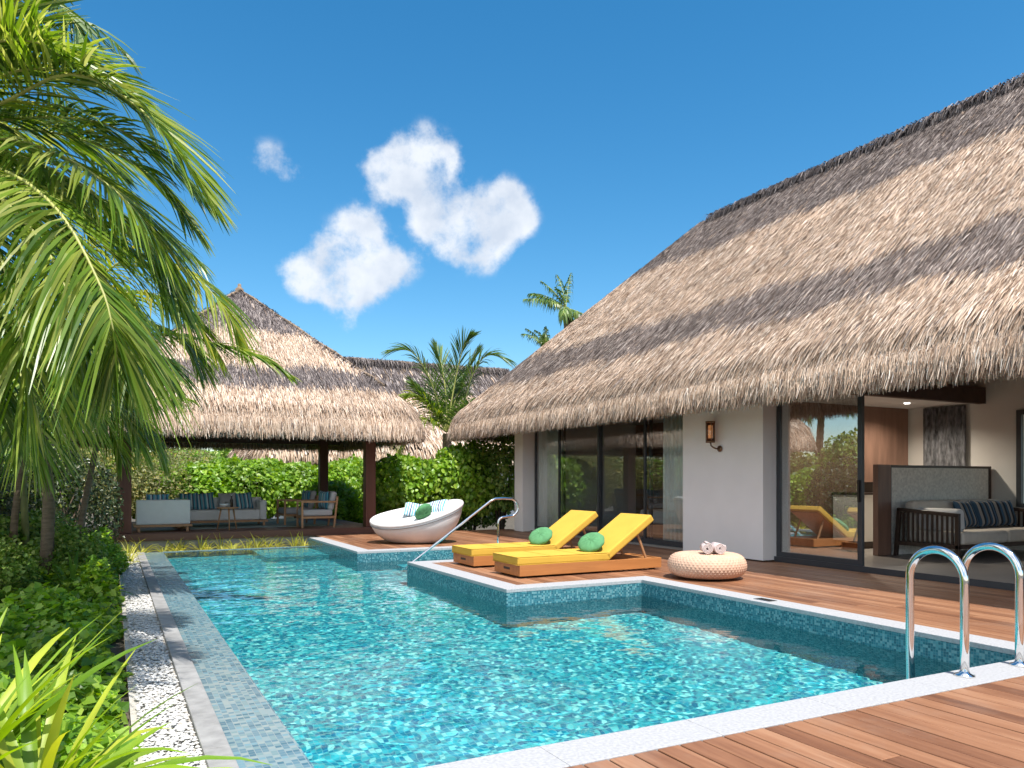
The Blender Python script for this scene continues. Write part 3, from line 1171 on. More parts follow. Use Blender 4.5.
dl.build('downlight', 'downlight_glow', villa)


def ypx(px, X):
    u = (px - 512) / 771
    return X * (.888 - .46 * u) / (.46 + .888 * u)


def vframe(name, y0, y1, z0, z1, mull, glass='window_glass', fw=.055, x=XG, bottom=.10, top=.07):
    """one glazed panel: the frame with its pane"""
    boxes = [(x, x + .05, y0, y0 + fw, z0, z1), (x, x + .05, y1 - fw, y1, z0, z1), (x, x + .05, y0 + fw, y1 - fw, z0, z0 + bottom), (x, x + .05, y0 + fw, y1 - fw, z1 - top, z1)]
    f = vb(name, 'window_frame', boxes, .003)
    p = MB()
    p.box(x + .018 - 9, x + .026 - 9, y0 + fw - 8, y1 - fw - 8, z0 + bottom, z1 - top)
    p.build('pane', glass, f)
    return f


edges = [10.54, ypx(648, XG), ypx(634, XG) + .02, 14.35, ypx(571, XG), 16.2]
# far glazing : three sliding panels, the middle one slid open slightly in front of its neighbour
vframe('window', 10.55, 12.02, .03, 2.52, 0)
vframe('window', 11.86, 13.62, .03, 2.52, 0, x=XG + .055)
vframe('window', 13.56, 15.22, .03, 2.52, 0)
vframe('window', 15.06, 16.43, .03, 2.52, 0, x=XG + .055)
d_ = vframe('sliding_door', 7.14, 8.67, .03, 2.52, 0, 'tinted_glass', .075, bottom=.12)
for x_ in (12.35, 10.6):  # second spot is added fill without a fixture, to brighten the room
    pl = bpy.data.lights.new('downlight_and_fill', 'SPOT'); pl.energy = 90; pl.spot_size = R(150); pl.spot_blend = .8; pl.shadow_soft_size = .05; pl.color = (1, .9, .75)
    po = bpy.data.objects.new('downlight_and_fill', pl); po.location = (x_ - 9, .8, 2.57); col.objects.link(po); po.parent = villa
h = MB(); h.box(XG - .035 - 9, XG - 9, 7.165 - 8, 7.19 - 8, .95, 1.25)
h.build('handle', 'dark_metal', d_)


def curtain(name, pts, z0, z1, amp, freq, mat, label, cat='curtain', group=None):
    """pleated cloth along a line"""
    p0, p1 = Vector((*pts[0], 0)), Vector((*pts[1], 0))
    L = (p1 - p0).length
    n = max(16, int(L * freq * 8))
    t = (p1 - p0).normalized()
    s = Vector((-t.y, t.x, 0))
    vs, fs = [], []
    for k, z in enumerate((z0, (z0 + z1) / 2, z1)):
        for i in range(n + 1):
            a = i / n * L
            off = amp * math.sin(a * freq * 6.28 + .4 * math.sin(a * 9)) * (1 if k < 2 else .7)
            p = p0 + t * a + s * off
            vs.append((p.x - p0.x, p.y - p0.y, z - z0))
    m = n + 1
    for k in range(2):
        for i in range(n):
            fs.append((k * m + i, k * m + i + 1, (k + 1) * m + i + 1, (k + 1) * m + i))
    mb = MB().add(vs, fs, True)
    o = mb.build(name, mat)
    o.location = (p0.x, p0.y, z0)
    sd = o.modifiers.new('thickness', 'SOLIDIFY'); sd.thickness = .006
    return tag(o, label, cat, group)


curtain('sheer_curtain', [(9.26, 15.35), (9.26, 16.40)], .04, 2.5, .035, 9, 'sheer_curtain', 'pale sheer curtain behind the glass beside the far white column of the villa')
curtain('sheer_curtain', [(9.26, 10.9), (9.26, 11.6)], .04, 2.5, .035, 9, 'sheer_curtain', 'pale sheer curtain gathered behind the glass next to the white wall with the lamp')
curtain('patterned_curtain', [(13.42, 8.42), (13.42, 9.25)], .10, 2.58, .04, 7, 'dark_curtain', 'dark grey patterned curtain hanging in the corner behind the tall partition')

# bedroom furniture seen dimly through the glass
bed = empty('bed', (11.1, 12.6, .03), label='wide bed with pale covers inside the dark bedroom behind the glass', cat='bed')
m = MB(); m.box(-1.0, 1.05, -.95, .95, .08, .30); m.build('bed_base', 'brown_panel', bed, .01)
m = MB(); m.box(-1.0, 1.03, -.92, .92, .30, .58); m.build('mattress', 'grey_fabric', bed, .05, seg=3)
m = MB(); m.box(1.05, 1.15, -1.2, 1.2, .0, 1.25); m.build('headboard', 'brown_panel', bed, .01)
for yy in (-.45, .45):
    m = MB(); m.obox((.75, yy, .68), (.42, .7, .18), rotm(0, -.3, 0)); m.build('pillow', 'white_fabric', bed, .07, seg=3)
fl_ = empty('floor_lamp', (11.6, 15.2, .03), label='slim floor lamp with amber shade inside the dark bedroom', cat='lamp')
m = MB(); m.lathe([(.15, 0), (.15, .02), (.02, .03), (.012, .05), (.012, 1.05)], n=16); m.build('stand', 'dark_metal', fl_)
m = MB(); m.lathe([(.13, 1.0), (.12, 1.42), (.118, 1.42), (.128, 1.0)], n=24); m.build('lamp_shade', 'rachis', fl_)

# wall lamp
wl = empty('wall_lamp', (8.80, 9.70, 1.78), label='bronze cylinder wall lamp with amber glass on the white wall', cat='wall lamp')
m = MB(); m.lathe([(.001, 0), (.05, 0), (.05, .02), (.001, .02)], n=24)
o = m.build('backplate', 'bronze', wl); o.rotation_euler = (0, R(-90), 0); o.location = (.0, -.10, -.02)
m = MB(); m.tube([(-.02, -.10, -.02), (-.09, -.10, -.02), (-.12, -.07, 0), (-.12, -.02, .03), (-.12, 0, .10)], .012); m.build('arm', 'bronze', wl)
m = MB(); m.lathe([(.001, .08), (.075, .08), (.075, .11), (.068, .11), (.068, .115), (.001, .115)], (-.12, 0, 0), 24); m.build('lower_cap', 'bronze', wl)
m = MB(); m.lathe([(.078, .40), (.078, .43), (.001, .43), (.001, .40)], (-.12, 0, 0), 24); m.build('upper_cap', 'bronze', wl)
sh = MB(); sh.lathe([(.066, .115), (.066, .40), (.062, .40), (.062, .115)], (-.12, 0, 0), 24); sh.build('glass_shade', 'lamp_amber' if 'lamp_amber' in MATS else 'clear_glass', wl)
m = MB(); m.lathe([(.001, .15), (.035, .16), (.035, .36), (.001, .37)], (-.12, 0, 0), 16); m.build('bulb', 'lamp_glow', wl)
for k in range(6):
    a = k * math.pi / 3
    m = MB(); m.tube([(-.12 + .072 * math.cos(a), .072 * math.sin(a), .11), (-.12 + .072 * math.cos(a), .072 * math.sin(a), .40)], .006, 8); m.build('cage_bar', 'bronze', wl)

# ---- living area furniture
pt = empty('partition', (12.1, 8.03, .075), label='tall pale patterned partition with dark frame behind the indoor sofa', cat='partition')
m = MB(); m.box(-1.25, 1.29, -.02, .02, .0, 1.37); m.build('panel', 'partition_panel', pt)
m = MB(); m.box(-1.30, -1.25, -.035, .035, 0, 1.41); m.box(1.29, 1.35, -.035, .035, 0, 1.41); m.box(-1.25, 1.29, -.035, .035, 1.37, 1.41)
m.build('frame', 'dark_frame_wood', pt, .003)
cb = empty('cabinet', (11.62, 9.2, .075), label='low white cabinet with dark top seen past the edge of the open glass door', cat='cabinet')
m = MB(); m.box(-.3, .55, -.3, .3, .12, .92); m.build('body', 'plaster_inner', cb, .005)
m = MB(); m.box(-.32, .57, -.32, .32, .92, .96); m.build('top', 'dark_frame_wood', cb, .004)
m = MB(); m.box(-.26, .50, -.26, .26, 0, .12); m.build('base', 'dark_frame_wood', cb)
m = MB(); m.box(-.28, .12, -.312, -.30, .16, .88); m.box(.13, .53, -.312, -.30, .16, .88); m.build('door', 'plaster_inner', cb, .003)
rs = empty('indoor_box', (11.85, 9.15, 1.036), label='small dark box standing on the white cabinet by the door', cat='box')
m = MB(); m.box(-.10, .16, -.12, .12, 0, .16); m.build('body', 'dark_metal', rs, .01)
m = MB(); m.box(-.11, .17, -.13, .13, .16, .18); m.build('lid', 'dark_frame_wood', rs, .004)


def indoor_sofa():
    t = empty('indoor_sofa', (10.85, 6.9, .075), label='beige sofa with dark slatted wooden arm inside the open living area', cat='sofa')
    # local: x along the length (0..2.4), y depth (0 front .. .95 back)
    for x in (0.0, 2.35):
        f = MB()
        f.bar((x, .0, .66), (x, .98, .72), .05, .055)
        f.bar((x, .0, .20), (x, .98, .20), .05, .06)
        f.bar((x, .03, .0), (x, .03, .66), .05, .06)
        f.bar((x, 1.02, .0), (x, .96, .74), .05, .06)
        a = f.build('arm_frame', 'dark_frame_wood', t, .006)
        s = MB()
        for i in range(11):
            y = .11 + i * .078
            s.bar((x, y, .22), (x, y, .68), .018, .03)
        s.build('arm_slats', 'dark_frame_wood', a)
    f = MB(); f.box(.03, 2.32, .02, .92, .17, .23); f.build('seat_frame', 'dark_frame_wood', t, .005)
    m = MB(); m.box(.05, 1.17, -.02, .88, .23, .42); m.build('seat_cushion', 'beige_fabric', t, .05, seg=3)
    m = MB(); m.box(1.18, 2.30, -.02, .88, .23, .42); m.build('seat_cushion', 'beige_fabric', t, .05, seg=3)
    for x in (.60, 1.74):
        m = MB(); m.obox((x, .80, .62), (1.10, .2, .48), rotm(-.2, 0, 0)); m.build('back_cushion', 'beige_fabric', t, .07, seg=3)
    m = MB(); m.obox((.16, .42, .58), (.17, .72, .34), rotm(0, -.12, 0)); m.build('side_cushion', 'white_fabric', t, .06, seg=3)
    return t


indoor_sofa()


def cushion_mesh(w, h, th, n=12, pinch=.14):
    """pillow: square with pulled-in sides and a plump middle; lies in local XZ, thickness along Y"""
    vs, fs = [], []
    for sgn in (-1, 1):
        for i in range(n + 1):
            for j in range(n + 1):
                u = i / n * 2 - 1; v = j / n * 2 - 1
                x = u * w / 2 * (1 - pinch * (1 - u * u) * 0 - pinch * .5 * (1 - v * v) * abs(u) ** 3)
                z = v * h / 2 * (1 - pinch * .5 * (1 - u * u) * abs(v) ** 3)
                y = sgn * th / 2 * (max(0, (1 - u ** 4) * (1 - v ** 4))) ** .55
                vs.append((x, y, z + h / 2))
    m = (n + 1) ** 2
    for k in range(2):
        for i in range(n):
            for j in range(n):
                a = k * m + i * (n + 1) + j
                q = (a, a + n + 1, a + n + 2, a + 1)
                fs.append(q if k == 0 else q[::-1])
    return MB().add(vs, fs, True)


def pillow(loc, rx, rz, w, h, th, mat, label, ry=0, name='pillow', group=None):
    o = cushion_mesh(w, h, th).build(name, mat)
    o.location = loc
    o.rotation_euler = (rx, ry, rz)
    bpy.context.view_layer.update()
    return tag(o, label, 'cushion', group)


for i, (x, lab) in enumerate([(11.95, 'dark blue and grey striped cushion nearest the slatted arm of the indoor sofa'),
                              (12.42, 'dark striped cushion in the middle of the row on the indoor sofa'),
                              (12.9, 'dark striped cushion farthest from the slatted arm of the indoor sofa')]):
    pillow((x, 7.42, .50), R(-20), R(6 - 9 * i), .47, .45, .16, 'dark_stripes', lab)
it = empty('indoor_table', (11.9, 6.2, .075), label='small dark side table in front of the indoor sofa at the right edge', cat='side table')
m = MB(); m.lathe([(.001, .45), (.25, .45), (.25, .48), (.001, .48)], n=28); m.build('tabletop', 'dark_frame_wood', it)
for k in range(3):
    a = k * 2.094 + .5
    m = MB(); m.tube([(.24 * math.cos(a), .24 * math.sin(a), 0), (.17 * math.cos(a), .17 * math.sin(a), .45)], .016, 8); m.build('leg', 'dark_frame_wood', it)

# ------------------------------------------------------------------ PAVILION
PCX, PCY = 2.78, 19.95
pav = empty('thatched_pavilion', (PCX, PCY, 0), label='open pavilion with pointed thatched roof at the far end of the pool', cat='pavilion')
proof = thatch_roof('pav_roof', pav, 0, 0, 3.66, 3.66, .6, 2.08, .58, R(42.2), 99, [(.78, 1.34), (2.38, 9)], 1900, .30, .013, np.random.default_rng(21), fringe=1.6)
m = MB(); m.lathe([(.12, -.25), (.10, .05), (.045, .10), (.04, .17), (.001, .19)], (0, 0, 5.9), 14); m.build('finial', 'thatch_under', proof)
for k in range(4):      # hip rolls
    a = R(45 + 90 * k)
    ridge_cap(proof, (3.0 * math.cos(a) * 1.414 * .93, 3.0 * math.sin(a) * 1.414 * .93, 2.66 + .60 * .907 + .22), (0.05 * math.cos(a), .05 * math.sin(a), 5.90), .035, np.random.default_rng(30 + k), 500, .28, 'hip_roll')
plat = MB(); plat.box(-2.85, 2.85, -2.38, 2.75, -.05, .14)
pb = MB()
n = 36
for i in range(n):
    x = -2.85 + i * 5.7 / n
pb = MB(); pb.box(-2.88, 2.88, -2.41, 2.78, -.01, .137); pb.build('platform', 'platform_wood', pav, .006)
pf = MB()
for j in range(36):
    y = -2.40 + j * .1435
    pf.box(-2.86, 2.86, y, y + .137, .1385, .146)
pf.build('floor_boards', 'platform_wood', pav)
pw = MB(); pw.box(-2.80, 2.80, -2.36, 2.7, -.34, -.012); pw.build('platform_base', 'concrete', pav)
for x in (-2.55, 2.62):
    for y in (-2.2, 2.3):
        m = MB(); m.box(x - .12, x + .12, y - .12, y + .12, .145, 2.75); m.build('post', 'post_wood', pav, .012)
for y in (-2.2, 2.3):
    m = MB(); m.box(-3.1, 3.1, y - .07, y + .07, 2.26, 2.46); m.build('beam', 'roof_beam', pav, .006)
for x in (-2.55, 2.62):
    m = MB(); m.box(x - .07, x + .07, -3.0, 3.1, 2.46, 2.62); m.build('beam', 'roof_beam', pav, .006)

rug = MB(); rug.box(1.55, 5.0, 18.6, 20.8, 0, .012)
o = rug.build('outdoor_rug', 'ledge_tile', bevel=.003); o.location = (0, 0, .147)

o.data.materials.clear(); o.data.materials.append(simple('rug_cloth', (.27, .34, .32), .95, var=.12, scale=6))
tag(o, 'flat grey green rug on the pavilion floor', 'rug')


def outdoor_sofa(loc, rz, w, label, arms=(1, 1)):
    """x along width, front towards -y"""
    t = empty('outdoor_sofa', loc, rz, label, 'sofa')
    m = MB(); m.box(-.04, w + .04, 0, .86, .10, .15); m.build('wood_base', 'teak_up', t, .005)
    for x in (0.03, w - .08):
        for y in (.03, .78):
            m = MB(); m.box(x, x + .05, y, y + .05, 0, .10); m.build('leg', 'teak_up', t)
    m = MB(); m.box(0, w, .70, .86, .152, .68); m.build('backrest', 'white_fabric', t, .03, seg=3)
    for i, x in enumerate((0, w - .15)):
        if arms[i]:
            m = MB(); m.box(x, x + .15, 0, .70, .152, .62); m.build('armrest', 'white_fabric', t, .03, seg=3)
    a = .15 if arms[0] else .01; b = w - (.15 if arms[1] else .01)
    m = MB(); m.box(a, b, .01, .70, .152, .40); m.build('seat_cushion', 'white_fabric', t, .04, seg=3)
    return t


outdoor_sofa((1.50, 18.86, .147), R(180), 1.06, 'white outdoor sofa on a low wooden base with its back turned to the pool', (0, 0))
outdoor_sofa((1.30, 19.2, .147), 0, 2.0, 'white outdoor sofa facing the pool along the back of the pavilion', (0, 1))
pillow((.85, 18.35, .56), R(22), R(4), .46, .42, .15, 'blue_stripes', 'blue striped cushion peeking over the back of the turned white sofa')
pillow((1.25, 18.42, .50), R(22), R(-8), .44, .38, .15, 'green_fabric', 'dark green cushion beside the striped one on the turned white sofa')
for i, (x, mat, lab) in enumerate([(1.62, 'blue_stripes', 'blue striped cushion at the left end of the far white sofa'),
                                   (1.98, 'blue_stripes', 'blue striped cushion second from the left on the far white sofa'),
                                   (2.48, 'grey_fabric', 'plain grey cushion behind the small table on the far white sofa'),
                                   (2.88, 'blue_stripes', 'blue striped cushion near the right arm of the far white sofa')]):
    pillow((x, 19.70, .54), R(-16), R(random.uniform(-8, 8)), .42, .42, .15, mat, lab, ry=R(random.uniform(-6, 6)))

st = empty('side_table', (2.28, 18.15, .147), label='small round wooden side table set with drinks in the pavilion', cat='side table')
m = MB(); m.lathe([(.001, .47), (.23, .47), (.235, .485), (.23, .50), (.001, .50)], n=28); m.build('tabletop', 'teak_up', st)
for k in range(3):
    a = k * 2.094 + .55
    m = MB(); m.tube([(.235 * math.cos(a), .235 * math.sin(a), 0), (.15 * math.cos(a), .15 * math.sin(a), .47)], [.014, .02], 8); m.build('leg', 'teak_up', st)
bw = MB(); bw.lathe([(.03, 0), (.035, .01), (.08, .035), (.105, .075), (.10, .075), (.07, .035), (.001, .02)], n=24)
o = bw.build('bowl', 'ceramic'); o.location = (2.20, 18.13, .648); tag(o, 'pale bowl on the round side table in the pavilion', 'bowl')
def bottle(loc, hgt, label, mat='dark_metal'):
    t = empty('bottle', loc, label=label, cat='bottle')
    m = MB(); m.lathe([(.001, 0), (.035, .002), (.036, hgt * .55), (.014, hgt * .72), (.013, hgt * .92), (.001, hgt * .92)], n=16); m.build('body', mat, t)
    m = MB(); m.lathe([(.015, hgt * .92), (.015, hgt), (.001, hgt)], n=12); m.build('cap', 'brushed_steel', t)
bottle((2.36, 18.16, .648), .27, 'dark bottle standing on the round side table in the pavilion')
for x, y, lab in ((2.31, 18.03, 'clear drinking glass in front of the bottle on the side table'), (2.26, 18.25, 'clear drinking glass between bowl and bottle on the side table')):
    m = MB(); m.lathe([(.001, 0), (.028, 0), (.034, .12), (.031, .12), (.026, .01), (.001, .008)], n=16)
    o = m.build('drinking_glass', 'clear_glass'); o.location = (x, y, .648); tag(o, lab, 'glass')


def armchair(loc, rz, label):
    """open wooden frame chair; faces -x, y is width"""
    t = empty('armchair', loc, rz, label, 'armchair')
    for y in (0, .68):
        m = MB(); m.bar((0, y, 0), (0, y, .60), .045, .05); m.build('leg', 'teak_up', t, .005)
        m = MB(); m.bar((.72, y, 0), (.80, y, .72), .045, .05); m.build('leg', 'teak_up', t, .005)
        m = MB(); m.bar((-.03, y, .60), (.80, y, .60), .06, .04); m.build('armrest', 'teak_up', t, .006)
        m = MB(); m.bar((0, y, .24), (.74, y, .24), .035, .05); m.build('side_rail', 'teak_up', t, .004)
    m = MB(); m.bar((0, .02, .25), (0, .66, .25), .04, .05); m.bar((.74, .02, .25), (.74, .66, .25), .04, .05); m.bar((.79, .02, .66), (.79, .66, .66), .03, .05)
    m.build('cross_rail', 'teak_up', t, .004)
    m = MB(); m.box(-.01, .70, .03, .65, .27, .42); m.build('seat_cushion', 'grey_fabric', t, .045, seg=3)
    m = MB(); m.obox((.70, .34, .62), (.14, .60, .44), rotm(0, R(12), 0)); m.build('back_cushion', 'grey_fabric', t, .05, seg=3)
    return t


armchair((3.86, 17.88, .147), R(-3), 'wooden framed armchair with grey cushions nearer the pool in the pavilion')
armchair((3.72, 19.15, .147), R(4), 'wooden framed armchair with grey cushions farther back in the pavilion')
pillow((4.42, 18.2, .57), 0, R(-90 + 14), .42, .42, .14, 'blue_stripes', 'blue striped cushion leaning on the back of the nearer wooden armchair', ry=R(4))
pillow((4.30, 19.5, .57), 0, R(-90 + 10), .42, .42, .14, 'blue_stripes', 'blue striped cushion leaning on the back of the farther wooden armchair', ry=R(4))


# ------------------------------------------------------------------ LOUNGERS and deck furniture
def lounger(loc, rz, label):
    t = empty('sun_lounger', loc, rz, label, 'sun lounger')
    L, W = 2.26, .72
    m = MB(); m.box(0, L, 0, .035, .025, .165); m.build('side_board', 'teak', t, .004)
    m = MB(); m.box(0, L, W - .035, W, .025, .165); m.build('side_board', 'teak', t, .004)
    f = MB(); f.box(0, .035, .036, W - .036, .025, .165)
    fo = f.build('foot_board', 'teak', t, .004)
    hs = MB(); hs.box(-.002, .012, .27, .45, .085, .118); hs.build('handle_slot', 'dark_metal', fo, .004)
    m = MB(); m.box(L - .035, L, .036, W - .036, .025, .165); m.build('head_board', 'teak', t, .004)
    s = MB()
    for i in range(24):
        x = .06 + i * .09
        s.box(x, x + .07, .036, W - .036, .135, .155)
    s.build('slats', 'teak', t)
    for x in (.08, L - .14):
        for y in (.05, W - .11):
            m = MB(); m.box(x, x + .06, y, y + .06, 0, .026); m.build('foot', 'dark_metal', t)
    # mattress, flat part and raised part
    mt = MB(); mt.box(-.03, 1.40, .0, W, .167, .272)
    mo = mt.build('mattress', 'yellow_fabric', t, .022, seg=3)
    pp_ = MB()
    for z in (.170, .269):
        pp_.tube([(-.026, .004, z), (1.36, .004, z)], .0045, 6); pp_.tube([(-.026, W - .004, z), (1.36, W - .004, z)], .0045, 6)
        pp_.tube([(-.028, .01, z), (-.028, W - .01, z)], .0045, 6)
    for x in (.45, .92):
        pp_.tube([(x, .012, .2735), (x, W - .012, .2735)], .003, 6)
    pp_.build('piping', 'yellow_fabric', mo)
    hinge = Vector((1.38, W / 2, .172)); a = R(34)
    m = rotm(0, -a, 0)
    c = hinge + m @ Vector((.455, 0, .052))
    bm_ = MB(); bm_.obox(c, (.93, W, .105), m); bm_.build('back_cushion', 'yellow_fabric', t, .022, seg=3)
    c2 = hinge + m @ Vector((.44, 0, -.012))
    bf = MB(); bf.obox(c2, (.86, W - .1, .02), m); bo = bf.build('back_panel', 'teak', t, .003)
    for y in (.09, W - .09):
        e0 = hinge + m @ Vector((.62, 0, -.03)); e0.y = y
        pr = MB(); pr.bar(e0, (2.06, y, .15), .025, .03); pr.build('prop', 'teak_up', bo, .003)
    return t


l1 = lounger((4.58, 8.62, 0), R(0.5), 'yellow cushioned teak sun lounger in front, nearer the woven pouf')
l2 = lounger((4.55, 9.96, 0), R(0.5), 'yellow cushioned teak sun lounger behind, nearer the white boat shaped daybed')


def round_pillow(loc, rot, r, th, mat, label, name='round_pillow'):
    prof = []
    n = 14
    for i in range(n + 1):
        a = -math.pi / 2 + math.pi * i / n
        prof.append((max(.001, r * abs(math.cos(a)) ** .7), th / 2 * math.sin(a) * (1 - .0)))
    m = MB(); m.lathe(prof, n=40, fn=lambda rr, z, an, i: (rr * (1 + .018 * math.sin(an * 9)), z * (1 + .06 * math.sin(an * 11 + 1)) - (.25 * z if rr < r * .25 else 0)))
    o = m.build(name, mat)
    o.location = loc; o.rotation_euler = rot
    b = MB(); b.lathe([(.001, th / 2 * .80), (.02, th / 2 * .78), (.02, th / 2 * .70)], n=12); b.build('button', mat, o)
    return tag(o, label, 'cushion')


round_pillow((5.84, 8.90, .395), (R(16), R(-36), R(6)), .19, .12, 'green_fabric', 'round green pillow on the front yellow lounger nearer the pouf')
round_pillow((5.80, 10.24, .395), (R(16), R(-36), R(6)), .19, .12, 'green_fabric', 'round green pillow on the rear yellow lounger nearer the daybed')


def pouf():
    t = empty('woven_pouf', (6.76, 7.62, 0), label='round woven pouf with pale top and orange tinted base beside the front lounger', cat='pouf')
    n = 46
    prof = []
    for i in range(n + 1):
        a = -math.pi / 2 + math.pi * i / n
        rr = .30 + .19 * math.cos(a) ** .8
        prof.append((rr, .165 + .15 * math.sin(a)))
    prof = [(.001, prof[0][1])] + prof + [(.16, prof[-1][1] + .003), (.001, prof[-1][1] + .006)]

    def knit(r, z, an, i):
        b = .5 + .5 * math.sin(an * 58 + (i // 3 % 2) * math.pi)
        c = abs(math.sin(i * math.pi / 3))
        k = .009 * b * c if r > .2 else 0
        return r + k, z + (k * .7 if z > .25 else 0)
    m = MB(); m.lathe(prof, n=352, fn=knit)
    m.build('woven_cover', 'pouf_weave', t)
    m = MB(); m.lathe([(.001, 0), (.30, 0), (.33, .012), (.33, .03), (.001, .03)], n=40); m.build('base', 'dark_metal', t)


pouf()
for i, (x, y, lab) in enumerate([(6.66, 7.52, 'rolled pink towel on the pouf, the one nearer the lounger'), (6.79, 7.46, 'rolled pink towel on the pouf, the one nearer the villa wall')]):
    pts = []
    sp = MB(); vs = []; fs = []
    k = 72
    for j in range(k + 1):
        a = j / k * 2 * math.pi * 3.4
        r = .012 + .058 * j / k
        vs.append((r * math.cos(a), -.13, r * math.sin(a)))
        vs.append((r * math.cos(a), .13, r * math.sin(a)))
    for j in range(k):
        fs.append((2 * j, 2 * j + 1, 2 * j + 3, 2 * j + 2))
    sp.add(vs, fs, True)
    o = sp.build('rolled_towel', 'towel')
    sd = o.modifiers.new('thickness', 'SOLIDIFY'); sd.thickness = .013; sd.offset = 0
    o.location = (x, y, .395); o.rotation_euler = (0, R(40 + 70 * i), R(-34 + 9 * i))
    tag(o, lab, 'towel')


def pod():
    t = empty('daybed', (5.40, 14.55, 0), R(-30), 'white boat shaped outdoor daybed on the deck at the far end of the pool', 'daybed')
    A, B = .91, .66
    n = 72

    def rim(th):
        return Vector((A * math.cos(th), B * math.sin(th), .57 + .165 * math.cos(th) + .15 * math.sin(th) + .03 * math.cos(2 * th)))

    def ring(f, zoff=0, inner=False):
        out = []
        for j in range(n):
            th = 2 * math.pi * j / n
            rp = rim(th)
            bx, by = .50 * math.cos(th) - .02, .40 * math.sin(th)
            w = math.sin(f * math.pi / 2) ** .85
            x = bx + (rp.x - bx) * w; y = by + (rp.y - by) * w
            z = .015 + (rp.z - .015) * (f ** 1.15)
            out.append((x, y, z + zoff))
        return out
    vs = []; K = 16
    for i in range(K + 1):
        vs += ring(i / K)
    fs = [(i * n + j, i * n + (j + 1) % n, (i + 1) * n + (j + 1) % n, (i + 1) * n + j) for i in range(K) for j in range(n)]
    fs.append(tuple(reversed(range(n))))
    m = MB().add(vs, fs, True); m.build('shell', 'pod_white', t)
    # trim groove and padded rim
    tr = MB(); pts = [rim(2 * math.pi * j / n) * 1.0 + Vector((0, 0, -.035)) for j in range(n + 1)]
    tr.tube(pts, .022, 8, False); tr.build('trim', 'pod_trim', t)
    rm = MB(); pts = [Vector((rim(2 * math.pi * j / n).x * .985, rim(2 * math.pi * j / n).y * .98, rim(2 * math.pi * j / n).z + .012)) for j in range(n + 1)]
    rm.tube(pts, .045, 12, False); rm.build('padded_rim', 'pod_white', t)
    # mattress inside: dished
    vs = []; fs = []; K = 8
    for i in range(K + 1):
        f = 1 - i / K * .999
        for j in range(n):
            th = 2 * math.pi * j / n
            rp = rim(th)
            dep = -.05 * (1 - f ** 3)
            vs.append((rp.x * f * .97, rp.y * f * .97, .57 + (rp.z - .57) * f + .015 - dep + .05 * (4 * f * (1 - f)) ** 1.2 * max(0, math.sin(th) + .45 * math.cos(th) - .1)))
    fs = [(i * n + j, (i + 1) * n + j, (i + 1) * n + (j + 1) % n, i * n + (j + 1) % n) for i in range(K) for j in range(n)]
    m = MB().add(vs, fs, True); m.build('seat_mattress', 'white_fabric', t)
    return t


pod()
pillow((5.22, 14.26, .55), R(-62), R(-22), .44, .44, .17, 'pale_stripes', 'blue and white striped cushion behind the green one in the white daybed', ry=R(12))
round_pillow((5.34, 14.02, .635), (R(-55), R(0), R(24)), .19, .16, 'green_fabric', 'round green pillow lying in the white daybed between two striped cushions')
pillow((5.60, 14.06, .61), R(-60), R(-40), .42, .42, .16, 'pale_stripes', 'blue and white striped cushion on the raised side of the white daybed', ry=R(-10))


# ---- metalwork
def arc(c, r, a0, a1, n, ax, ay):
    return [Vector(c) + Vector(ax) * r * math.cos(a0 + (a1 - a0) * i / n) + Vector(ay) * r * math.sin(a0 + (a1 - a0) * i / n) for i in range(n + 1)]


def ladder():
    t = empty('pool_ladder', (5.13, 3.04, 0), label='shiny steel pool ladder with two looped handrails on the near coping', cat='pool ladder')
    for x in (-.30, .30):
        r = .19
        pts = [(x, 0, 0), (x, 0, .3), (x, 0, .58)] + arc((x, r, .60), r, math.pi, 0, 20, (0, 1, 0), (0, 0, 1)) + [(x, 2 * r, .45), (x, 2 * r, .1), (x, 2 * r - .01, -.3), (x, 2 * r - .06, -.95)]
        m = MB(); m.tube(pts, .027, 20); rr = m.build('handrail', 'chrome', t)
        f = MB(); f.lathe([(.001, .001), (.062, .001), (.060, .009), (.032, .020), (.026, .034), (.001, .034)], (x, 0, 0), 28); f.build('flange', 'chrome', rr)
    for z in (-.42, -.68, -.94):
        m = MB(); m.box(-.29, .29, .30, .38, z, z + .03); m.build('step', 'brushed_steel', t, .006)


ladder()


def handrail():
    t = empty('pool_handrail', (6.05, 12.2, 0), label='curved steel handrail leading down the pool steps beside the daybed', cat='handrail')
    P = [(0, 0, 0), (0, 0, .25), (0, 0, .47)]
    P += arc((.10, 0, .49), .10, math.pi, math.pi * .55, 5, (1, 0, 0), (0, 0, 1))
    P += [(.18, 0, .60)] + arc((.24, 0, .76), .155, -math.pi / 2 + .05, math.pi / 2 - .1, 14, (1, 0, 0), (0, 0, 1))
    P += [(.1, 0, .925), (-.06, 0, .92), (-.16, 0, .875), (-.9, 0, .36), (-1.62, 0, -.14), (-1.75, 0, -.26), (-1.78, 0, -.72)]
    m = MB(); m.tube(P, .021, 14); m.build('rail', 'chrome', t)
    f = MB(); f.lathe([(.001, .001), (.055, .001), (.052, .01), (.026, .02), (.022, .03), (.001, .03)], n=24); f.build('flange', 'chrome', t)


handrail()
sk = MB(); sk.box(-.06, .06, -.11, .11, 0, .004)
o = sk.build('skimmer_grate', 'brushed_steel', bevel=.002); o.location = (6.04, 5.92, .001); tag(o, 'small slotted metal cover set in the right hand pool coping', 'drain cover')
s2 = MB()
for i in range(5):
    s2.box(-.045 + i * .02, -.037 + i * .02, -.09, .09, .0042, .0052)
s2.build('slots', 'dark_metal', o)


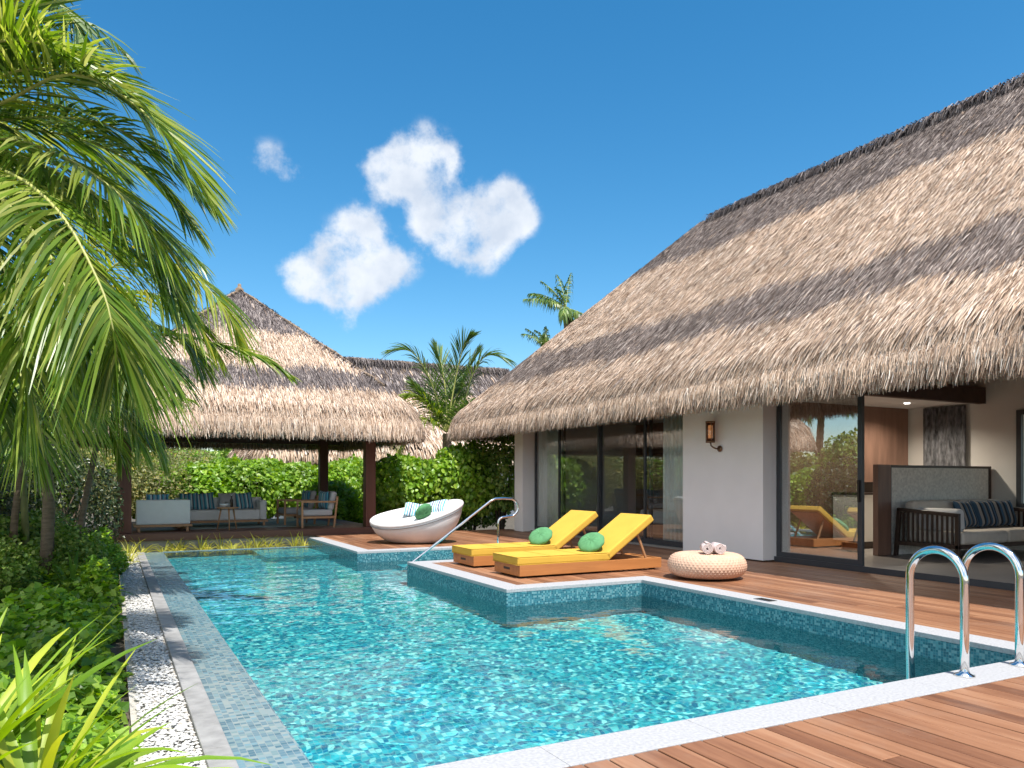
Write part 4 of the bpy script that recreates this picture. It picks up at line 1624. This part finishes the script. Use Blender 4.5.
# ------------------------------------------------------------------ distant thatched villas
def far_villa(loc, hx, hy, z_e, pitch, bands, label, seed, wallh=2.6):
    t = empty('distant_villa', loc, 0, label, 'villa')
    rf = thatch_roof('roof', t, 0, 0, hx, hy, .5, z_e, .5, R(pitch), 99, bands, 150, .5, .05, np.random.default_rng(seed), fringe=1.0, cell=.3)
    s = min(hx, hy)
    zt = z_e + .5 + s * math.tan(R(pitch)) + .02
    if hx > hy: ridge_cap(rf, (-(hx - hy), 0, zt), (hx - hy, 0, zt), .13, np.random.default_rng(seed + 1), 2500, .5)
    m = MB(); m.box(-hx + 1.2, hx - 1.2, -hy + 1.2, hy - 1.2, 0, wallh); m.build('wall', 'plaster', t)
    wn = MB()
    for k in range(3):
        x = -hx + 2.2 + k * 2.6
        if x + 1.4 < hx - 1.2:
            wn = MB(); wn.box(x, x + 1.4, -hy + 1.16, -hy + 1.19, .2, 2.2)
            w = wn.build('window', 'window_frame', t)
            pn = MB(); pn.box(x + .08, x + 1.32, -hy + 1.145, -hy + 1.155, .3, 2.1); pn.build('pane', 'tinted_glass', w)
    return t


far_villa((12.6, 32.3, -.3), 8.1, 4.2, 2.2, 43, [(2.8, 9)], 'distant villa whose dark ridged thatched roof shows between the pavilion and the big villa', 41)


# ------------------------------------------------------------------ VEGETATION
def frond_mesh(curve, rg, n=46, L=.75, width=.032, grav=.35, alpha0=68, alpha1=22, t0=.12, lift=.15, roll=0.0, tipw=.1, prof=None):
    curve = np.array(curve, float)
    # smooth resample (Catmull-Rom)
    k = len(curve)
    ext = np.vstack([2 * curve[0] - curve[1], curve, 2 * curve[-1] - curve[-2]])

    def ev(t):
        s = np.clip(t, 0, .99999) * (k - 1)
        i = np.floor(s).astype(int); u = (s - i)[:, None]
        p0, p1, p2, p3 = ext[i], ext[i + 1], ext[i + 2], ext[i + 3]
        return .5 * ((2 * p1) + (-p0 + p2) * u + (2 * p0 - 5 * p1 + 4 * p2 - p3) * u ** 2 + (-p0 + 3 * p1 - 3 * p2 + p3) * u ** 3)
    t = t0 + (1 - t0) * (np.arange(n) + .5) / n
    t = np.concatenate([t, t]); sd = np.concatenate([np.ones(n), -np.ones(n)])
    t = np.clip(t + rg.normal(0, .004, 2 * n), 0, 1)
    p = ev(t); T = unit(ev(np.minimum(t + .01, 1)) - ev(t - .01))
    up = np.array([0, 0, 1.0])
    U = unit(up - T * (T @ up)[:, None] + 1e-4)
    S = np.cross(T, U)
    cr, sr = math.cos(roll), math.sin(roll)
    S, U = S * cr + U * sr, U * cr - S * sr
    a = np.radians(alpha0 + (alpha1 - alpha0) * t ** 1.4 + rg.normal(0, 4, 2 * n))
    d0 = unit(S * (sd * np.sin(a))[:, None] + T * np.cos(a)[:, None] + U * (lift * (1 - .5 * t) + rg.normal(0, .07, 2 * n))[:, None])
    pr = np.interp(t, [0, .12, .35, .7, .9, 1], prof or [.35, .75, 1, .85, .55, .3])
    ln = L * pr * rg.uniform(.88, 1.08, 2 * n)
    s = np.array([0, .22, .48, .75, 1.0])
    g = grav * rg.uniform(.7, 1.3, 2 * n)
    C = p[:, None] + d0[:, None] * (ln[:, None] * s)[:, :, None]
    C[:, :, 2] -= (g * ln)[:, None] * s[None] ** 2 * 1.1
    if grav > .55:   # long hanging blades also lose reach
        C[:, :, :2] -= (d0[:, None, :2] * (ln[:, None] * s ** 2 * .35)[:, :, None])
    W = unit(T - d0 * np.sum(T * d0, 1, keepdims=True) + U * rg.normal(0, .35, 2 * n)[:, None])
    V, F = strips(C, W, width * rg.uniform(.8, 1.2, 2 * n), [.55, 1, .95, .7, tipw])
    rc = ev(np.linspace(0, .995, 18))
    return V, F, rc


def add_frond(parent, curve, rg, mat='palm_leaf', rr=.016, **kw):
    V, F, rc = frond_mesh(curve, rg, **kw)
    o = npmesh('frond', V, F, mat, parent)
    m = MB(); k = len(rc); m.tube([Vector(c) for c in rc], [rr * (1 - .8 * i / (k - 1)) for i in range(k)], 6)
    m.build('stalk', 'rachis', o)
    return o


def auto_curve(base, az, el, L, droop, n=8, twist=0):
    p = np.array(base, float); out = [p.copy()]
    for i in range(n):
        t = (i + .5) / n
        e = el - droop * t ** 1.25
        a = az + twist * t
        p = p + np.array([math.cos(a) * math.cos(e), math.sin(a) * math.cos(e), math.sin(e)]) * L / n
        out.append(p.copy())
    return out


def trunk_mesh(pts, r0, r1, n=12, rings=True):
    m = MB()
    pts = [Vector(p) for p in pts]
    out = []; rs = []
    K = 40
    for i in range(K + 1):
        s = i / K * (len(pts) - 1); j = min(int(s), len(pts) - 2); u = s - j
        out.append(pts[j].lerp(pts[j + 1], u))
        rs.append((r0 + (r1 - r0) * i / K) * (1 + (.06 if i % 2 else -.03)))
    m.tube(out, rs, n)
    return m


def palm(loc, trunk_pts, r0, r1, crown, label, seed, n=14, L=2.6, leaf=.7, mat='palm_leaf', group=None, cat='palm tree', elr=(-.1, 1.25), droop=(.9, 1.7), nl=40, width=.034, extra=(), grav=.4, azs=None):
    rg = np.random.default_rng(seed)
    t = empty('palm_tree', loc, 0, label, cat, group)
    lo = np.array(loc, float)
    trunk_mesh([Vector(p) - Vector(loc) for p in trunk_pts], r0, r1).build('trunk', 'bark', t)
    c = np.array(crown, float) - lo
    for i in range(n):
        az = (i * 2.39996 + rg.uniform(-.25, .25)) if azs is None else azs[i % len(azs)] + rg.uniform(-.2, .2)
        el = elr[0] + (elr[1] - elr[0]) * ((i * .618 + .1) % 1)
        cv = auto_curve(c, az, el, L * rg.uniform(.85, 1.1), rg.uniform(*droop))
        add_frond(t, cv, rg, mat, n=nl, L=leaf, width=width, grav=grav)
    for e in extra:
        kw = dict(e[1]); m_ = kw.pop('mat', mat)
        cv = [np.array(at(*q)) - lo for q in e[0]]
        add_frond(t, cv, rg, m_, **kw)
    return t


# near coconut palm, crown just outside the frame on the left
c1 = at(-85, 135, 5.5)
b1 = Vector((c1.x - .5, c1.y + .3, -.3))
ex1 = [
    ([(-85, 135, 5.5), (0, 104, 5.2), (68, 74, 5.0), (129, 100, 4.95), (175, 148, 4.9), (208, 200, 4.9)], dict(n=105, L=.66, grav=.20, lift=.25, width=.019, alpha0=58, alpha1=20)),
    ([(-85, 150, 5.5), (0, 169, 4.9), (58, 211, 4.6), (99, 283, 4.5), (112, 325, 4.45), (118, 360, 4.5)], dict(n=110, L=.74, grav=.42, lift=.0, width=.021, alpha0=70, alpha1=26, mat='palm_leaf')),
    ([(-85, 145, 5.5), (0, 138, 5.3), (70, 160, 5.1), (130, 205, 5.0), (165, 255, 5.0)], dict(n=100, L=.75, grav=.28, lift=.1, width=.020)),
    ([(-85, 145, 5.5), (0, 150, 5.4), (80, 185, 5.3), (145, 240, 5.3), (180, 300, 5.3)], dict(n=100, L=.75, grav=.3, lift=.0, width=.020, alpha0=62)),
    ([(-85, 130, 5.5), (-30, 60, 5.5), (10, 10, 5.4), (45, -40, 5.3)], dict(n=70, L=.8, grav=.12, lift=.3, width=.022, alpha0=52)),
    ([(-85, 130, 5.5), (-50, 70, 5.2), (-15, 45, 5.0), (35, 42, 4.9), (75, 66, 4.8)], dict(n=90, L=.7, grav=.16, lift=.4, width=.021, alpha0=60)),
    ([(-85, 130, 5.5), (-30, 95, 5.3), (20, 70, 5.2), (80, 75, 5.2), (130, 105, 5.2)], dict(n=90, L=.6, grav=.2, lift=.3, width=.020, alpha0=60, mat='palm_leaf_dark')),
    ([(-85, 155, 5.5), (-30, 200, 5.0), (5, 270, 4.8), (22, 340, 4.7), (30, 400, 4.7)], dict(n=90, L=.85, grav=.4, lift=.0, width=.021)),
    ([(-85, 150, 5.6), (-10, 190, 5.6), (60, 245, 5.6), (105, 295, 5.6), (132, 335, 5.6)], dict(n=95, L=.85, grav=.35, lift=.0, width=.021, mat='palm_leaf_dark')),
    ([(-85, 150, 5.8), (-20, 150, 6.0), (60, 180, 6.1), (130, 230, 6.2), (170, 285, 6.2)], dict(n=90, L=.85, grav=.3, width=.021)),
    ([(-85, 140, 5.8), (0, 120, 6.0), (90, 120, 6.1), (155, 150, 6.2), (195, 190, 6.2)], dict(n=90, L=.65, grav=.3, width=.021, mat='palm_leaf_dark')),
    ([(-85, 155, 5.5), (-60, 240, 5.2), (-35, 330, 5.1), (-5, 410, 5.1)], dict(n=80, L=.85, grav=.45, mat='palm_leaf_dark', width=.022)),
    ([(-85, 140, 5.9), (0, 128, 6.2), (85, 140, 6.4), (150, 175, 6.5), (190, 222, 6.5)], dict(n=95, L=.75, grav=.25, width=.022)),
    ([(-85, 150, 5.9), (0, 175, 6.2), (80, 215, 6.4), (135, 255, 6.5), (175, 300, 6.5)], dict(n=95, L=.8, grav=.3, width=.022)),
    ([(-85, 150, 6.0), (-10, 210, 6.4), (60, 265, 6.6), (110, 315, 6.7), (138, 352, 6.7)], dict(n=95, L=.8, grav=.35, width=.023, mat='palm_leaf_yellow')),
    ([(-85, 140, 5.2), (-20, 180, 4.8), (40, 240, 4.7), (70, 300, 4.6), (82, 350, 4.6)], dict(n=95, L=.7, grav=.35, width=.020)),
    ([(-85, 130, 5.7), (-20, 80, 5.8), (50, 60, 5.9), (110, 80, 6.0), (150, 118, 6.0)], dict(n=90, L=.62, grav=.2, lift=.3, width=.021)),
    ([(-85, 150, 6.4), (0, 190, 6.8), (60, 230, 7.0), (105, 285, 7.1)], dict(n=90, L=.8, grav=.3, width=.024, mat='palm_leaf_dark')),
    ([(-85, 140, 6.4), (-10, 160, 6.8), (50, 185, 7.0), (100, 225, 7.1)], dict(n=90, L=.8, grav=.3, width=.024, mat='palm_leaf_dark')),
    ([(-85, 130, 6.4), (-20, 115, 6.8), (50, 125, 7.0), (110, 160, 7.1)], dict(n=90, L=.75, grav=.3, width=.024, mat='palm_leaf_dark')),
    ([(-85, 155, 5.9), (-30, 230, 6.0), (30, 300, 6.1), (65, 350, 6.2), (78, 395, 6.2)], dict(n=90, L=.85, grav=.4, mat='palm_leaf', width=.022)),
]
palm(tuple(b1), [b1, b1.lerp(c1, .5) + Vector((-.15, 0, 0)), c1 - Vector((0, 0, .1))], .17, .12, c1,
     'big coconut palm whose long fronds arch in from the left edge', 51, n=7, L=2.6, leaf=.8, extra=ex1, nl=64, width=.024,
     azs=[2.4, 3.0, 3.6, 4.2, 1.8, 2.0, 3.3])

# second palm behind, lower crown
c2 = at(35, 385, 9.6)
b2 = at(45, 540, 9.8); b2.z = -.3
ex2 = [
    ([(35, 385, 9.6), (110, 340, 9.4), (170, 334, 9.3), (211, 343, 9.2), (254, 354, 9.2), (288, 374, 9.2)], dict(n=70, L=.55, grav=.3, width=.026, lift=.2, alpha0=55, alpha1=15)),
    ([(35, 385, 9.6), (80, 300, 9.5), (130, 258, 9.4), (185, 270, 9.3), (222, 305, 9.2), (240, 340, 9.2)], dict(n=80, L=.85, grav=.45, width=.028, mat='palm_leaf_yellow')),
    ([(35, 385, 9.6), (85, 310, 9.3), (140, 292, 9.1), (185, 312, 9.0), (210, 345, 9.0)], dict(n=80, L=.85, grav=.45, width=.028, mat='palm_leaf_yellow')),
    ([(35, 385, 9.6), (85, 330, 9.5), (140, 322, 9.5), (178, 336, 9.5), (200, 362, 9.5)], dict(n=80, L=.8, grav=.45, width=.028)),
    ([(35, 385, 9.6), (90, 350, 9.7), (135, 350, 9.8), (160, 358, 9.8), (172, 380, 9.8)], dict(n=80, L=.8, grav=.5, width=.028)),
    ([(35, 385, 9.6), (70, 280, 9.8), (110, 235, 9.9), (160, 235, 10.0), (200, 262, 10.0)], dict(n=80, L=.8, grav=.45, width=.028)),
    ([(35, 385, 9.6), (80, 345, 9.0), (120, 350, 8.8), (132, 362, 8.7), (138, 388, 8.7)], dict(n=80, L=.8, grav=.45, width=.028)),
    ([(35, 385, 9.6), (50, 330, 9.2), (75, 330, 8.9), (90, 355, 8.7), (98, 390, 8.7)], dict(n=80, L=.8, grav=.45, width=.028, mat='palm_leaf_dark')),
    ([(35, 385, 9.6), (20, 345, 8.9), (20, 370, 8.5), (30, 420, 8.3), (35, 460, 8.3)], dict(n=80, L=.8, grav=.45, width=.028)),
    ([(35, 385, 9.6), (60, 310, 9.8), (80, 270, 9.9), (115, 285, 10.0), (135, 330, 10.0)], dict(n=80, L=.9, grav=.5, width=.028, mat='palm_leaf_dark')),
]
palm(tuple(b2), [b2, b2.lerp(c2, .5) + Vector((.1, 0, 0)), c2 - Vector((0, 0, .1))], .08, .06, c2,
     'shorter palm with yellow tinged drooping fronds behind the big palm and left of the pavilion', 52, n=15, L=1.8, leaf=.65, mat='palm_leaf', extra=ex2, grav=.45, nl=64, width=.026)

# third palm, its fronds in the top left corner
c3 = at(-45, 20, 9.5); b3 = Vector((c3.x - .4, c3.y + .2, -.3))
palm(tuple(b3), [b3, b3.lerp(c3, .5), c3 - Vector((0, 0, .1))], .17, .12, c3, 'tall coconut palm with frond tips hanging into the top left corner', 53, n=11, L=2.6, leaf=.7, mat='palm_leaf_dark',
     extra=[([(-45, 20, 9.5), (10, -25, 9.4), (50, -8, 9.3), (75, 22, 9.3), (85, 40, 9.3)], dict(n=46, L=.5, grav=.5, width=.034, mat='palm_leaf_dark')),
            ([(-45, 20, 9.5), (0, 15, 9.4), (35, 30, 9.3), (60, 60, 9.3)], dict(n=46, L=.5, grav=.5, width=.034, mat='palm_leaf_dark'))])

# background palms
cb1 = at(447, 432, 24.5)
bb1 = Vector((cb1.x, cb1.y, -.3))
kwp = dict(n=64, L=1.15, width=.034, lift=.2, alpha0=50, alpha1=16, rr=.035)
ex = [([(447, 432, 24.5), (438, 402, 24.4), (428, 375, 24.2), (412, 352, 24.0), (392, 350, 23.9)], dict(grav=.35, **kwp)),
      ([(447, 432, 24.5), (452, 398, 24.5), (458, 368, 24.4), (463, 348, 24.3), (470, 338, 24.2)], dict(grav=.2, **kwp)),
      ([(447, 432, 24.5), (464, 402, 24.5), (472, 376, 24.4), (486, 356, 24.3), (506, 358, 24.2)], dict(grav=.45, **kwp)),
      ([(447, 432, 24.5), (446, 398, 24.7), (442, 368, 24.8), (436, 348, 24.9)], dict(grav=.15, **kwp)),
      ([(447, 432, 24.5), (455, 402, 24.7), (468, 372, 24.8), (478, 352, 24.9)], dict(grav=.15, **kwp)),
      ([(447, 432, 24.5), (430, 408, 24.2), (412, 396, 24.0), (398, 408, 23.9)], dict(grav=.5, mat='palm_leaf_yellow', **kwp)),
      ([(447, 432, 24.5), (428, 420, 24.0), (415, 422, 23.8), (404, 442, 23.7)], dict(grav=.5, mat='palm_leaf_yellow', **kwp))]
palm(tuple(bb1), [bb1, cb1 - Vector((0, 0, .05))], .18, .14, cb1, 'young palm with upright fronds between the pavilion and the villa', 54, n=5, L=2.0, leaf=1.0, mat='palm_leaf_dark', extra=ex, width=.034, elr=(.5, 1.4), droop=(.3, .9), nl=60, grav=.3)
for x, y, z, sd in ((-4.4, 19.4, 4.4, 71), (-6.6, 17.5, 5.2, 72), (-2.9, 22.5, 5.0, 73)):
    palm((x, y, -.3), [(x, y, -.3), (x + .2, y, z / 2), (x, y, z)], .15, .11, (x, y, z), 'coconut palm standing deep in the garden left of the pavilion', sd, n=14, L=2.3, leaf=.7, mat='palm_leaf', group='coconut palms deep in the left garden', width=.035, nl=44)

for i, (px, py, dd, lab, seed) in enumerate([(566, 308, 33, 'dark palm top rising behind the slope of the big villa roof', 61)]):
    c = at(px, py, dd); b = Vector((c.x + .3, c.y, -.3))
    palm(tuple(b), [b, b.lerp(c, .5) + Vector((.2, 0, 0)), c], .2, .14, c, lab, seed, n=12, L=1.9, leaf=.5, mat='palm_leaf_dark', width=.07, nl=22, elr=(-1.2, 1.5), droop=(.3, 1.0), grav=.9,
         extra=[([(566, 308, 33), (562, 296, 33), (556, 288, 33)], dict(n=18, L=.5, grav=.5, width=.07, mat='palm_leaf_dark'))])
    c_b = at(546, 350, 33); b = Vector((c_b.x, c_b.y, -.3))
    palm(tuple(b), [b, c_b], .14, .1, c_b, 'lower palm top beside the taller one behind the big villa roof', 62, n=8, L=1.3, leaf=.45, mat='palm_leaf_dark', width=.07, nl=18, elr=(.2, 1.5), droop=(.6, 1.2), grav=.7)


# ---- shrubs
def crown_leaves(rg, n, size, kind, lump=.22, inner=.45, flat=.7, zmin=-.55):
    d = unit(rg.normal(0, 1, (n, 3)))
    bl = unit(rg.normal(0, 1, (16, 3)))
    w = rg.uniform(.5, 1, 16)
    k = np.max(np.clip((d @ bl.T - .72) / .28, 0, 1) * w[None], 1)
    r = (1 - lump) + lump * 1.3 * k
    depth = rg.random(n) ** 2.2 * inner
    C = d * (r * (1 - depth))[:, None]
    C = C[C[:, 2] > zmin]
    Nn = unit(C + np.array([0, 0, .6]))
    return leaves(C, Nn, size, kind, rg, flat)


SHRUBS = {}


def shrub_proto(key, n, size, kind, mat, seed, **kw):
    rg = np.random.default_rng(seed)
    V, F = crown_leaves(rg, n, size, kind, **kw)
    o = npmesh('foliage', V, F, mat)
    me = o.data
    bpy.data.objects.remove(o)
    SHRUBS[key] = me


shrub_proto('bright', 5200, .115, 'broad', 'bush_leaf', 1)
shrub_proto('bright2', 5200, .115, 'broad', 'bush_leaf', 2)
shrub_proto('mid', 5200, .095, 'broad', 'bush_leaf_mid', 3)
shrub_proto('mid2', 5200, .095, 'broad', 'bush_leaf_mid', 4)
shrub_proto('olive', 5200, .075, 'diamond', 'bush_leaf_olive', 5)
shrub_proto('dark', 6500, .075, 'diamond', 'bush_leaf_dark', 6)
STEM = MB()
for k in range(7):
    a = k * .9
    STEM.tube([(.05 * math.cos(a), .05 * math.sin(a), -1.0), (.2 * math.cos(a), .2 * math.sin(a), -.4), (.5 * math.cos(a * 1.3), .5 * math.sin(a * 1.3), .35)], [.035, .026, .01], 6)
_st = STEM.build('stem', 'bark_dark'); STEM_ME = _st.data; bpy.data.objects.remove(_st)


def shrub(x, y, zc, sx, sy, sz, key, label, group=None, cat='shrub', name='shrub', z0=-.3):
    t = empty(name, (x, y, z0), random.uniform(0, 6.28), label, cat, group)
    o = bpy.data.objects.new('foliage', SHRUBS[key]); col.objects.link(o); o.parent = t
    o.location = (0, 0, zc - z0); o.scale = (sx, sy, sz)
    s = bpy.data.objects.new('stem', STEM_ME); col.objects.link(s); s.parent = t
    s.location = (0, 0, zc - z0); s.scale = (sx * .8, sy * .8, (zc - z0))
    return t


G1 = 'bright green broad leaved bushes forming the hedge behind the pavilion'
L1 = 'bright green broad leaved bush in the sunny hedge behind the pavilion'
for x, y, zc, r, rz, key in [(2.1, 24.0, .75, 1.35, 1.25, 'bright'), (3.6, 23.9, .80, 1.25, 1.25, 'bright2'), (5.0, 23.9, .85, 1.2, 1.2, 'bright'), (6.3, 23.6, .85, 1.2, 1.25, 'bright2'),
                        (7.7, 23.2, .8, 1.25, 1.2, 'bright'), (9.0, 22.8, .8, 1.2, 1.2, 'bright2'), (0.8, 24.6, .9, 1.3, 1.3, 'bright2'),
                        (4.3, 25.2, 1.0, 1.3, 1.2, 'bright'), (6.9, 25.0, 1.0, 1.3, 1.2, 'bright'), (8.4, 24.6, .9, 1.3, 1.2, 'bright2'), (2.9, 25.6, 1.0, 1.3, 1.2, 'bright')]:
    shrub(x * 1.12, y + 2.7, zc, r, r, rz * 1.05, key, L1, G1)
for x, y in ((5.9, 23.2), (7.2, 22.6), (8.6, 22.0), (6.6, 24.6)):
    shrub(x, y, .35, 1.1, 1.1, 1.1, 'bright', 'low bright green bush between the pavilion post and the villa corner', 'low bright bushes between pavilion and villa')
G2 = 'mid green bushes at the corner of the villa'
L2 = 'taller mid green bush in the shade by the villa corner, behind the steel handrail'
for x, y, zc, r, rz, key in [(6.7, 19.1, .9, 1.05, 1.25, 'bright'), (8.1, 18.6, 1.1, 1.0, 1.3, 'bright2'), (9.2, 18.4, 1.2, 1.0, 1.3, 'mid'), (7.7, 19.2, .45, 1.1, 1.0, 'mid'), (8.9, 19.6, .6, 1.1, 1.1, 'mid2')]:
    shrub(x, y, zc, r, r, rz, key, L2, G2)
G3 = 'olive and yellow flecked bushes behind the left half of the pavilion'
for x, y, zc, r, rz in [(-.3, 26.2, 1.2, 1.6, 1.6), (1.1, 26.0, .9, 1.3, 1.3), (-1.9, 25.4, 1.4, 1.6, 1.7), (.2, 28.2, 1.5, 1.6, 1.7), (1.9, 28.6, 1.3, 1.6, 1.5)]:
    shrub(x, y, zc, r, r, rz, 'olive', 'olive green bush with yellow flecks behind the left half of the pavilion', G3)
for x, y, zc, r in [(-.75, 12.6, .0, .55), (-.25, 13.6, -.02, .5), (-.9, 14.0, .05, .6), (-1.4, 11.4, -.05, .5)]:
    shrub(x, y, zc, r, r, r * .75, 'bright2', 'small leafy green shrub in the left bed close to the pavilion corner', 'small leafy shrubs in the left bed')
for x, y, zc, r in [(-1.25, 10.9, .1, .55), (-.55, 11.7, .1, .6), (-1.0, 13.0, .2, .7), (-1.7, 12.4, .25, .75), (-1.5, 9.9, .0, .4)]:
    shrub(x, y, zc, r, r, r * .9, 'mid2', 'mid green bush hiding the feet of the palms on the left', 'mid green bushes round the palm feet')
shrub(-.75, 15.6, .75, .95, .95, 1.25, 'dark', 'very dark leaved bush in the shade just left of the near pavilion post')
G4 = 'tall green shrubs filling the garden beyond the palms on the left'
for x, y, zc, r, rz, key in [(-2.3, 16.4, 1.2, 1.3, 1.7, 'mid'), (-4.2, 15.6, .6, 1.6, 1.4, 'mid2'), (-6.3, 14.6, .6, 1.8, 1.5, 'mid'), (-3.6, 18.6, .5, 1.6, 1.5, 'bright'),
                        (-5.8, 18.4, .6, 1.8, 1.6, 'mid'), (-2.6, 12.8, .5, 1.2, 1.2, 'mid'), (-4.6, 12.0, .6, 1.4, 1.4, 'bright2'), (-2.0, 20.6, 1.2, 1.5, 1.7, 'mid'), (-2.0, 14.2, .7, 1.0, 1.2, 'dark'), (-4.8, 21.8, .9, 2.0, 1.7, 'mid2'), (-8.6, 17.0, .8, 2.2, 1.8, 'mid2'), (-8.2, 22, .9, 2.2, 1.9, 'mid')]:
    shrub(x, y, zc, r, r, rz, key, 'tall green shrub in the garden thicket beyond the palms on the left', G4)
# far wood line so the horizon is closed
for i in range(26):
    x = -34 + i * 3.4 + random.uniform(-1, 1)
    y = 44 + random.uniform(-4, 4) + abs(x) * .1
    s_ = random.uniform(2.2, 3.2)
    shrub(x, y, 1.1, s_ * 1.2, s_ * 1.2, random.uniform(1.8, 2.4), ['mid', 'mid2', 'bright'][i % 3], 'far off rounded green tree in the belt beyond the villas', 'far trees beyond the villas', 'tree', 'tree')


# ---- ground cover on the left
def ground_cover():
    rg = np.random.default_rng(77)
    n = 46000
    x = rg.uniform(-3.6, .22, n); y = 3.2 + 12.2 * rg.random(n) ** 1.25
    edge = .03 + .10 * np.sin(y * 2.3) * np.sin(y * .9 + 1) + .03 * np.sin(y * 7)
    ok = x < edge
    # keep the sandy path clear
    pathc = (x < -.66 + .05 * np.sin(y * 6)) & (y > 8.9 + .1 * np.sin(x * 4)) & (y < 10.25 + .1 * np.sin(x * 5))
    ok &= ~pathc
    x = x[ok]; y = y[ok]; edge = edge[ok]
    hgt = .20 + .13 * np.sin(x * 3.1 + y * 1.9) + .10 * np.sin(y * 3.7 - x * 2.2) + .08 * np.sin(x * 7 + y * 5)
    hgt += np.clip((y - 8.5) * .055, 0, .30)
    hgt *= np.clip((edge - x) / .22 + .25, .2, 1)
    z = -.27 + np.maximum(hgt, .04) * (1 - rg.random(len(x)) ** 1.8 * .75)
    C = np.column_stack([x, y, z])
    Nn = unit(np.column_stack([rg.normal(0, .4, len(x)), rg.normal(-.25, .4, len(x)), np.ones(len(x))]))
    V, F = leaves(C, Nn, .078, 'heart', rg, .35)
    o = npmesh('ground_cover', V, F, 'vine_leaf')
    tag(o, 'low creeping green leaves covering the bed left of the gravel trough', 'ground cover', kind='stuff')


ground_cover()


def strap_plant(loc, n, L, w, mat, label, seed, group=None, el=(.5, 1.35), droop=(.5, 1.3), name='strap_leaf_plant', cat='plant', target=None):
    rg = np.random.default_rng(seed)
    Cs = []; Ws = []; Wd = []
    k = 8
    for i in range(n):
        az = i * 2.4 + rg.uniform(-.3, .3)
        e = rg.uniform(*el)
        cv = np.array(auto_curve((.02 * math.cos(az), .02 * math.sin(az), 0), az, e, L * rg.uniform(.6, 1.15), rg.uniform(*droop), k - 1))
        Cs.append(cv)
        s = np.array([-math.sin(az), math.cos(az), rg.normal(0, .25)])
        Ws.append(s / np.linalg.norm(s)); Wd.append(w * rg.uniform(.7, 1.2))
    C = np.array(Cs); Wv = np.array(Ws); Wd = np.array(Wd)
    # folded blade : two half ribbons
    V1, F1 = strips(C, Wv, Wd, [.6, .85, 1, 1, .9, .7, .45, .05])
    # lower the midrib for a V section
    P = V1.reshape(n, k, 2, 3)
    mid = P.mean(2); prof = np.array([.6, .85, 1, 1, .9, .7, .45, .05])
    mid[:, :, 2] -= (Wd[:, None] * prof[None] * .22)
    V = np.stack([P[:, :, 0], mid, P[:, :, 1]], 2).reshape(-1, 3)
    b = (np.arange(n) * k * 3)[:, None, None] + (np.arange(k - 1) * 3)[None, :, None]
    F = np.concatenate([(b + np.array([0, 1, 4, 3])[None, None]).reshape(-1, 4), (b + np.array([1, 2, 5, 4])[None, None]).reshape(-1, 4)])
    o = npmesh(name, V, F, mat, smooth=True)
    o.location = loc
    return tag(o, label, cat, group)


strap_plant(tuple(at(34, 835, 3.05)), 70, .84, .052, 'strap_leaf', 'large spiky yellow green plant filling the bottom left corner', 3, el=(.35, 1.4), droop=(.4, 1.2))
strap_plant(tuple(at(-45, 800, 3.1)), 44, .85, .050, 'strap_leaf', 'spiky yellow green plant cut off by the left edge below the sandy path', 4, el=(.5, 1.4), droop=(.2, .9))
strap_plant((-.42, 10.75, -.25), 30, .85, .05, 'strap_leaf_green', 'arching green spider lily among the creepers beyond the sandy path', 5, el=(.5, 1.4), droop=(.8, 1.7))
strap_plant((-1.1, 12.1, -.2), 24, .8, .04, 'strap_leaf_green', 'arching green lily in the bed close to the kerb farther back', 6, el=(.5, 1.4), droop=(.8, 1.6))
GT = 'yellow green grass tufts in the planter at the far end of the pool'
for i in range(15):
    x = .35 + i * .245 + random.uniform(-.08, .08)
    strap_plant((x, 17.22 + random.uniform(-.1, .12), -.27), 26, random.uniform(.30, .46), .022, 'tuft_leaf', 'small yellow green grass tuft in the planter below the pavilion', 100 + i, GT, el=(.5, 1.5), droop=(.3, 1.4), name='grass_tuft', cat='grass tuft')
for i, (x, y) in enumerate([(.25, 16.2), (.0, 15.6), (.28, 15.3), (-.15, 16.5), (-.3, 15.0), (.12, 14.8)]):
    strap_plant((x, y, -.27), 34, .42, .018, 'tuft_leaf', 'yellow green grass clump at the far left corner of the pool', 130 + i, 'yellow green clumps at the far left pool corner', el=(.4, 1.5), droop=(.3, 1.4), name='grass_tuft', cat='grass tuft')
# slim trunks / canes under the palms on the left
for i, (px, dd, lean) in enumerate([(8, 10.2, .2), (28, 10.6, -.1), (72, 11, .35)]):
    b = at(px, 560, dd); b.z = -.3
    m = trunk_mesh([b - b, Vector((lean * .4, 0, 1.1)), Vector((lean, .1, 2.3))], .055, .035, 10)
    t = empty('cane_palm', tuple(b), 0, ['slim brown cane palm stem at the very left edge under the hanging fronds', 'slim greenish cane palm stem between two brown trunks at the left', 'leaning slim brown cane palm stem nearest the dark bush'][i], 'palm')
    m.build('trunk', 'stem_green' if i % 2 else 'bark', t)
    rg = np.random.default_rng(200 + i)
    for k in range(6):
        add_frond(t, auto_curve((lean, .1, 2.3), k * 1.05 + i, rg.uniform(.3, 1.2), 1.4, rg.uniform(.9, 1.6)), rg, 'palm_leaf', n=26, L=.5, width=.035, grav=.5)

# real refraction caustics: the water bends the sunlight that reaches the basin
for o in bpy.data.objects:
    if o.name.startswith('pool_water'):
        o.cycles.is_caustics_caster = True
    elif o.name.startswith(('pool_floor', 'pool_wall', 'pool_steps')):
        o.cycles.is_caustics_receiver = True
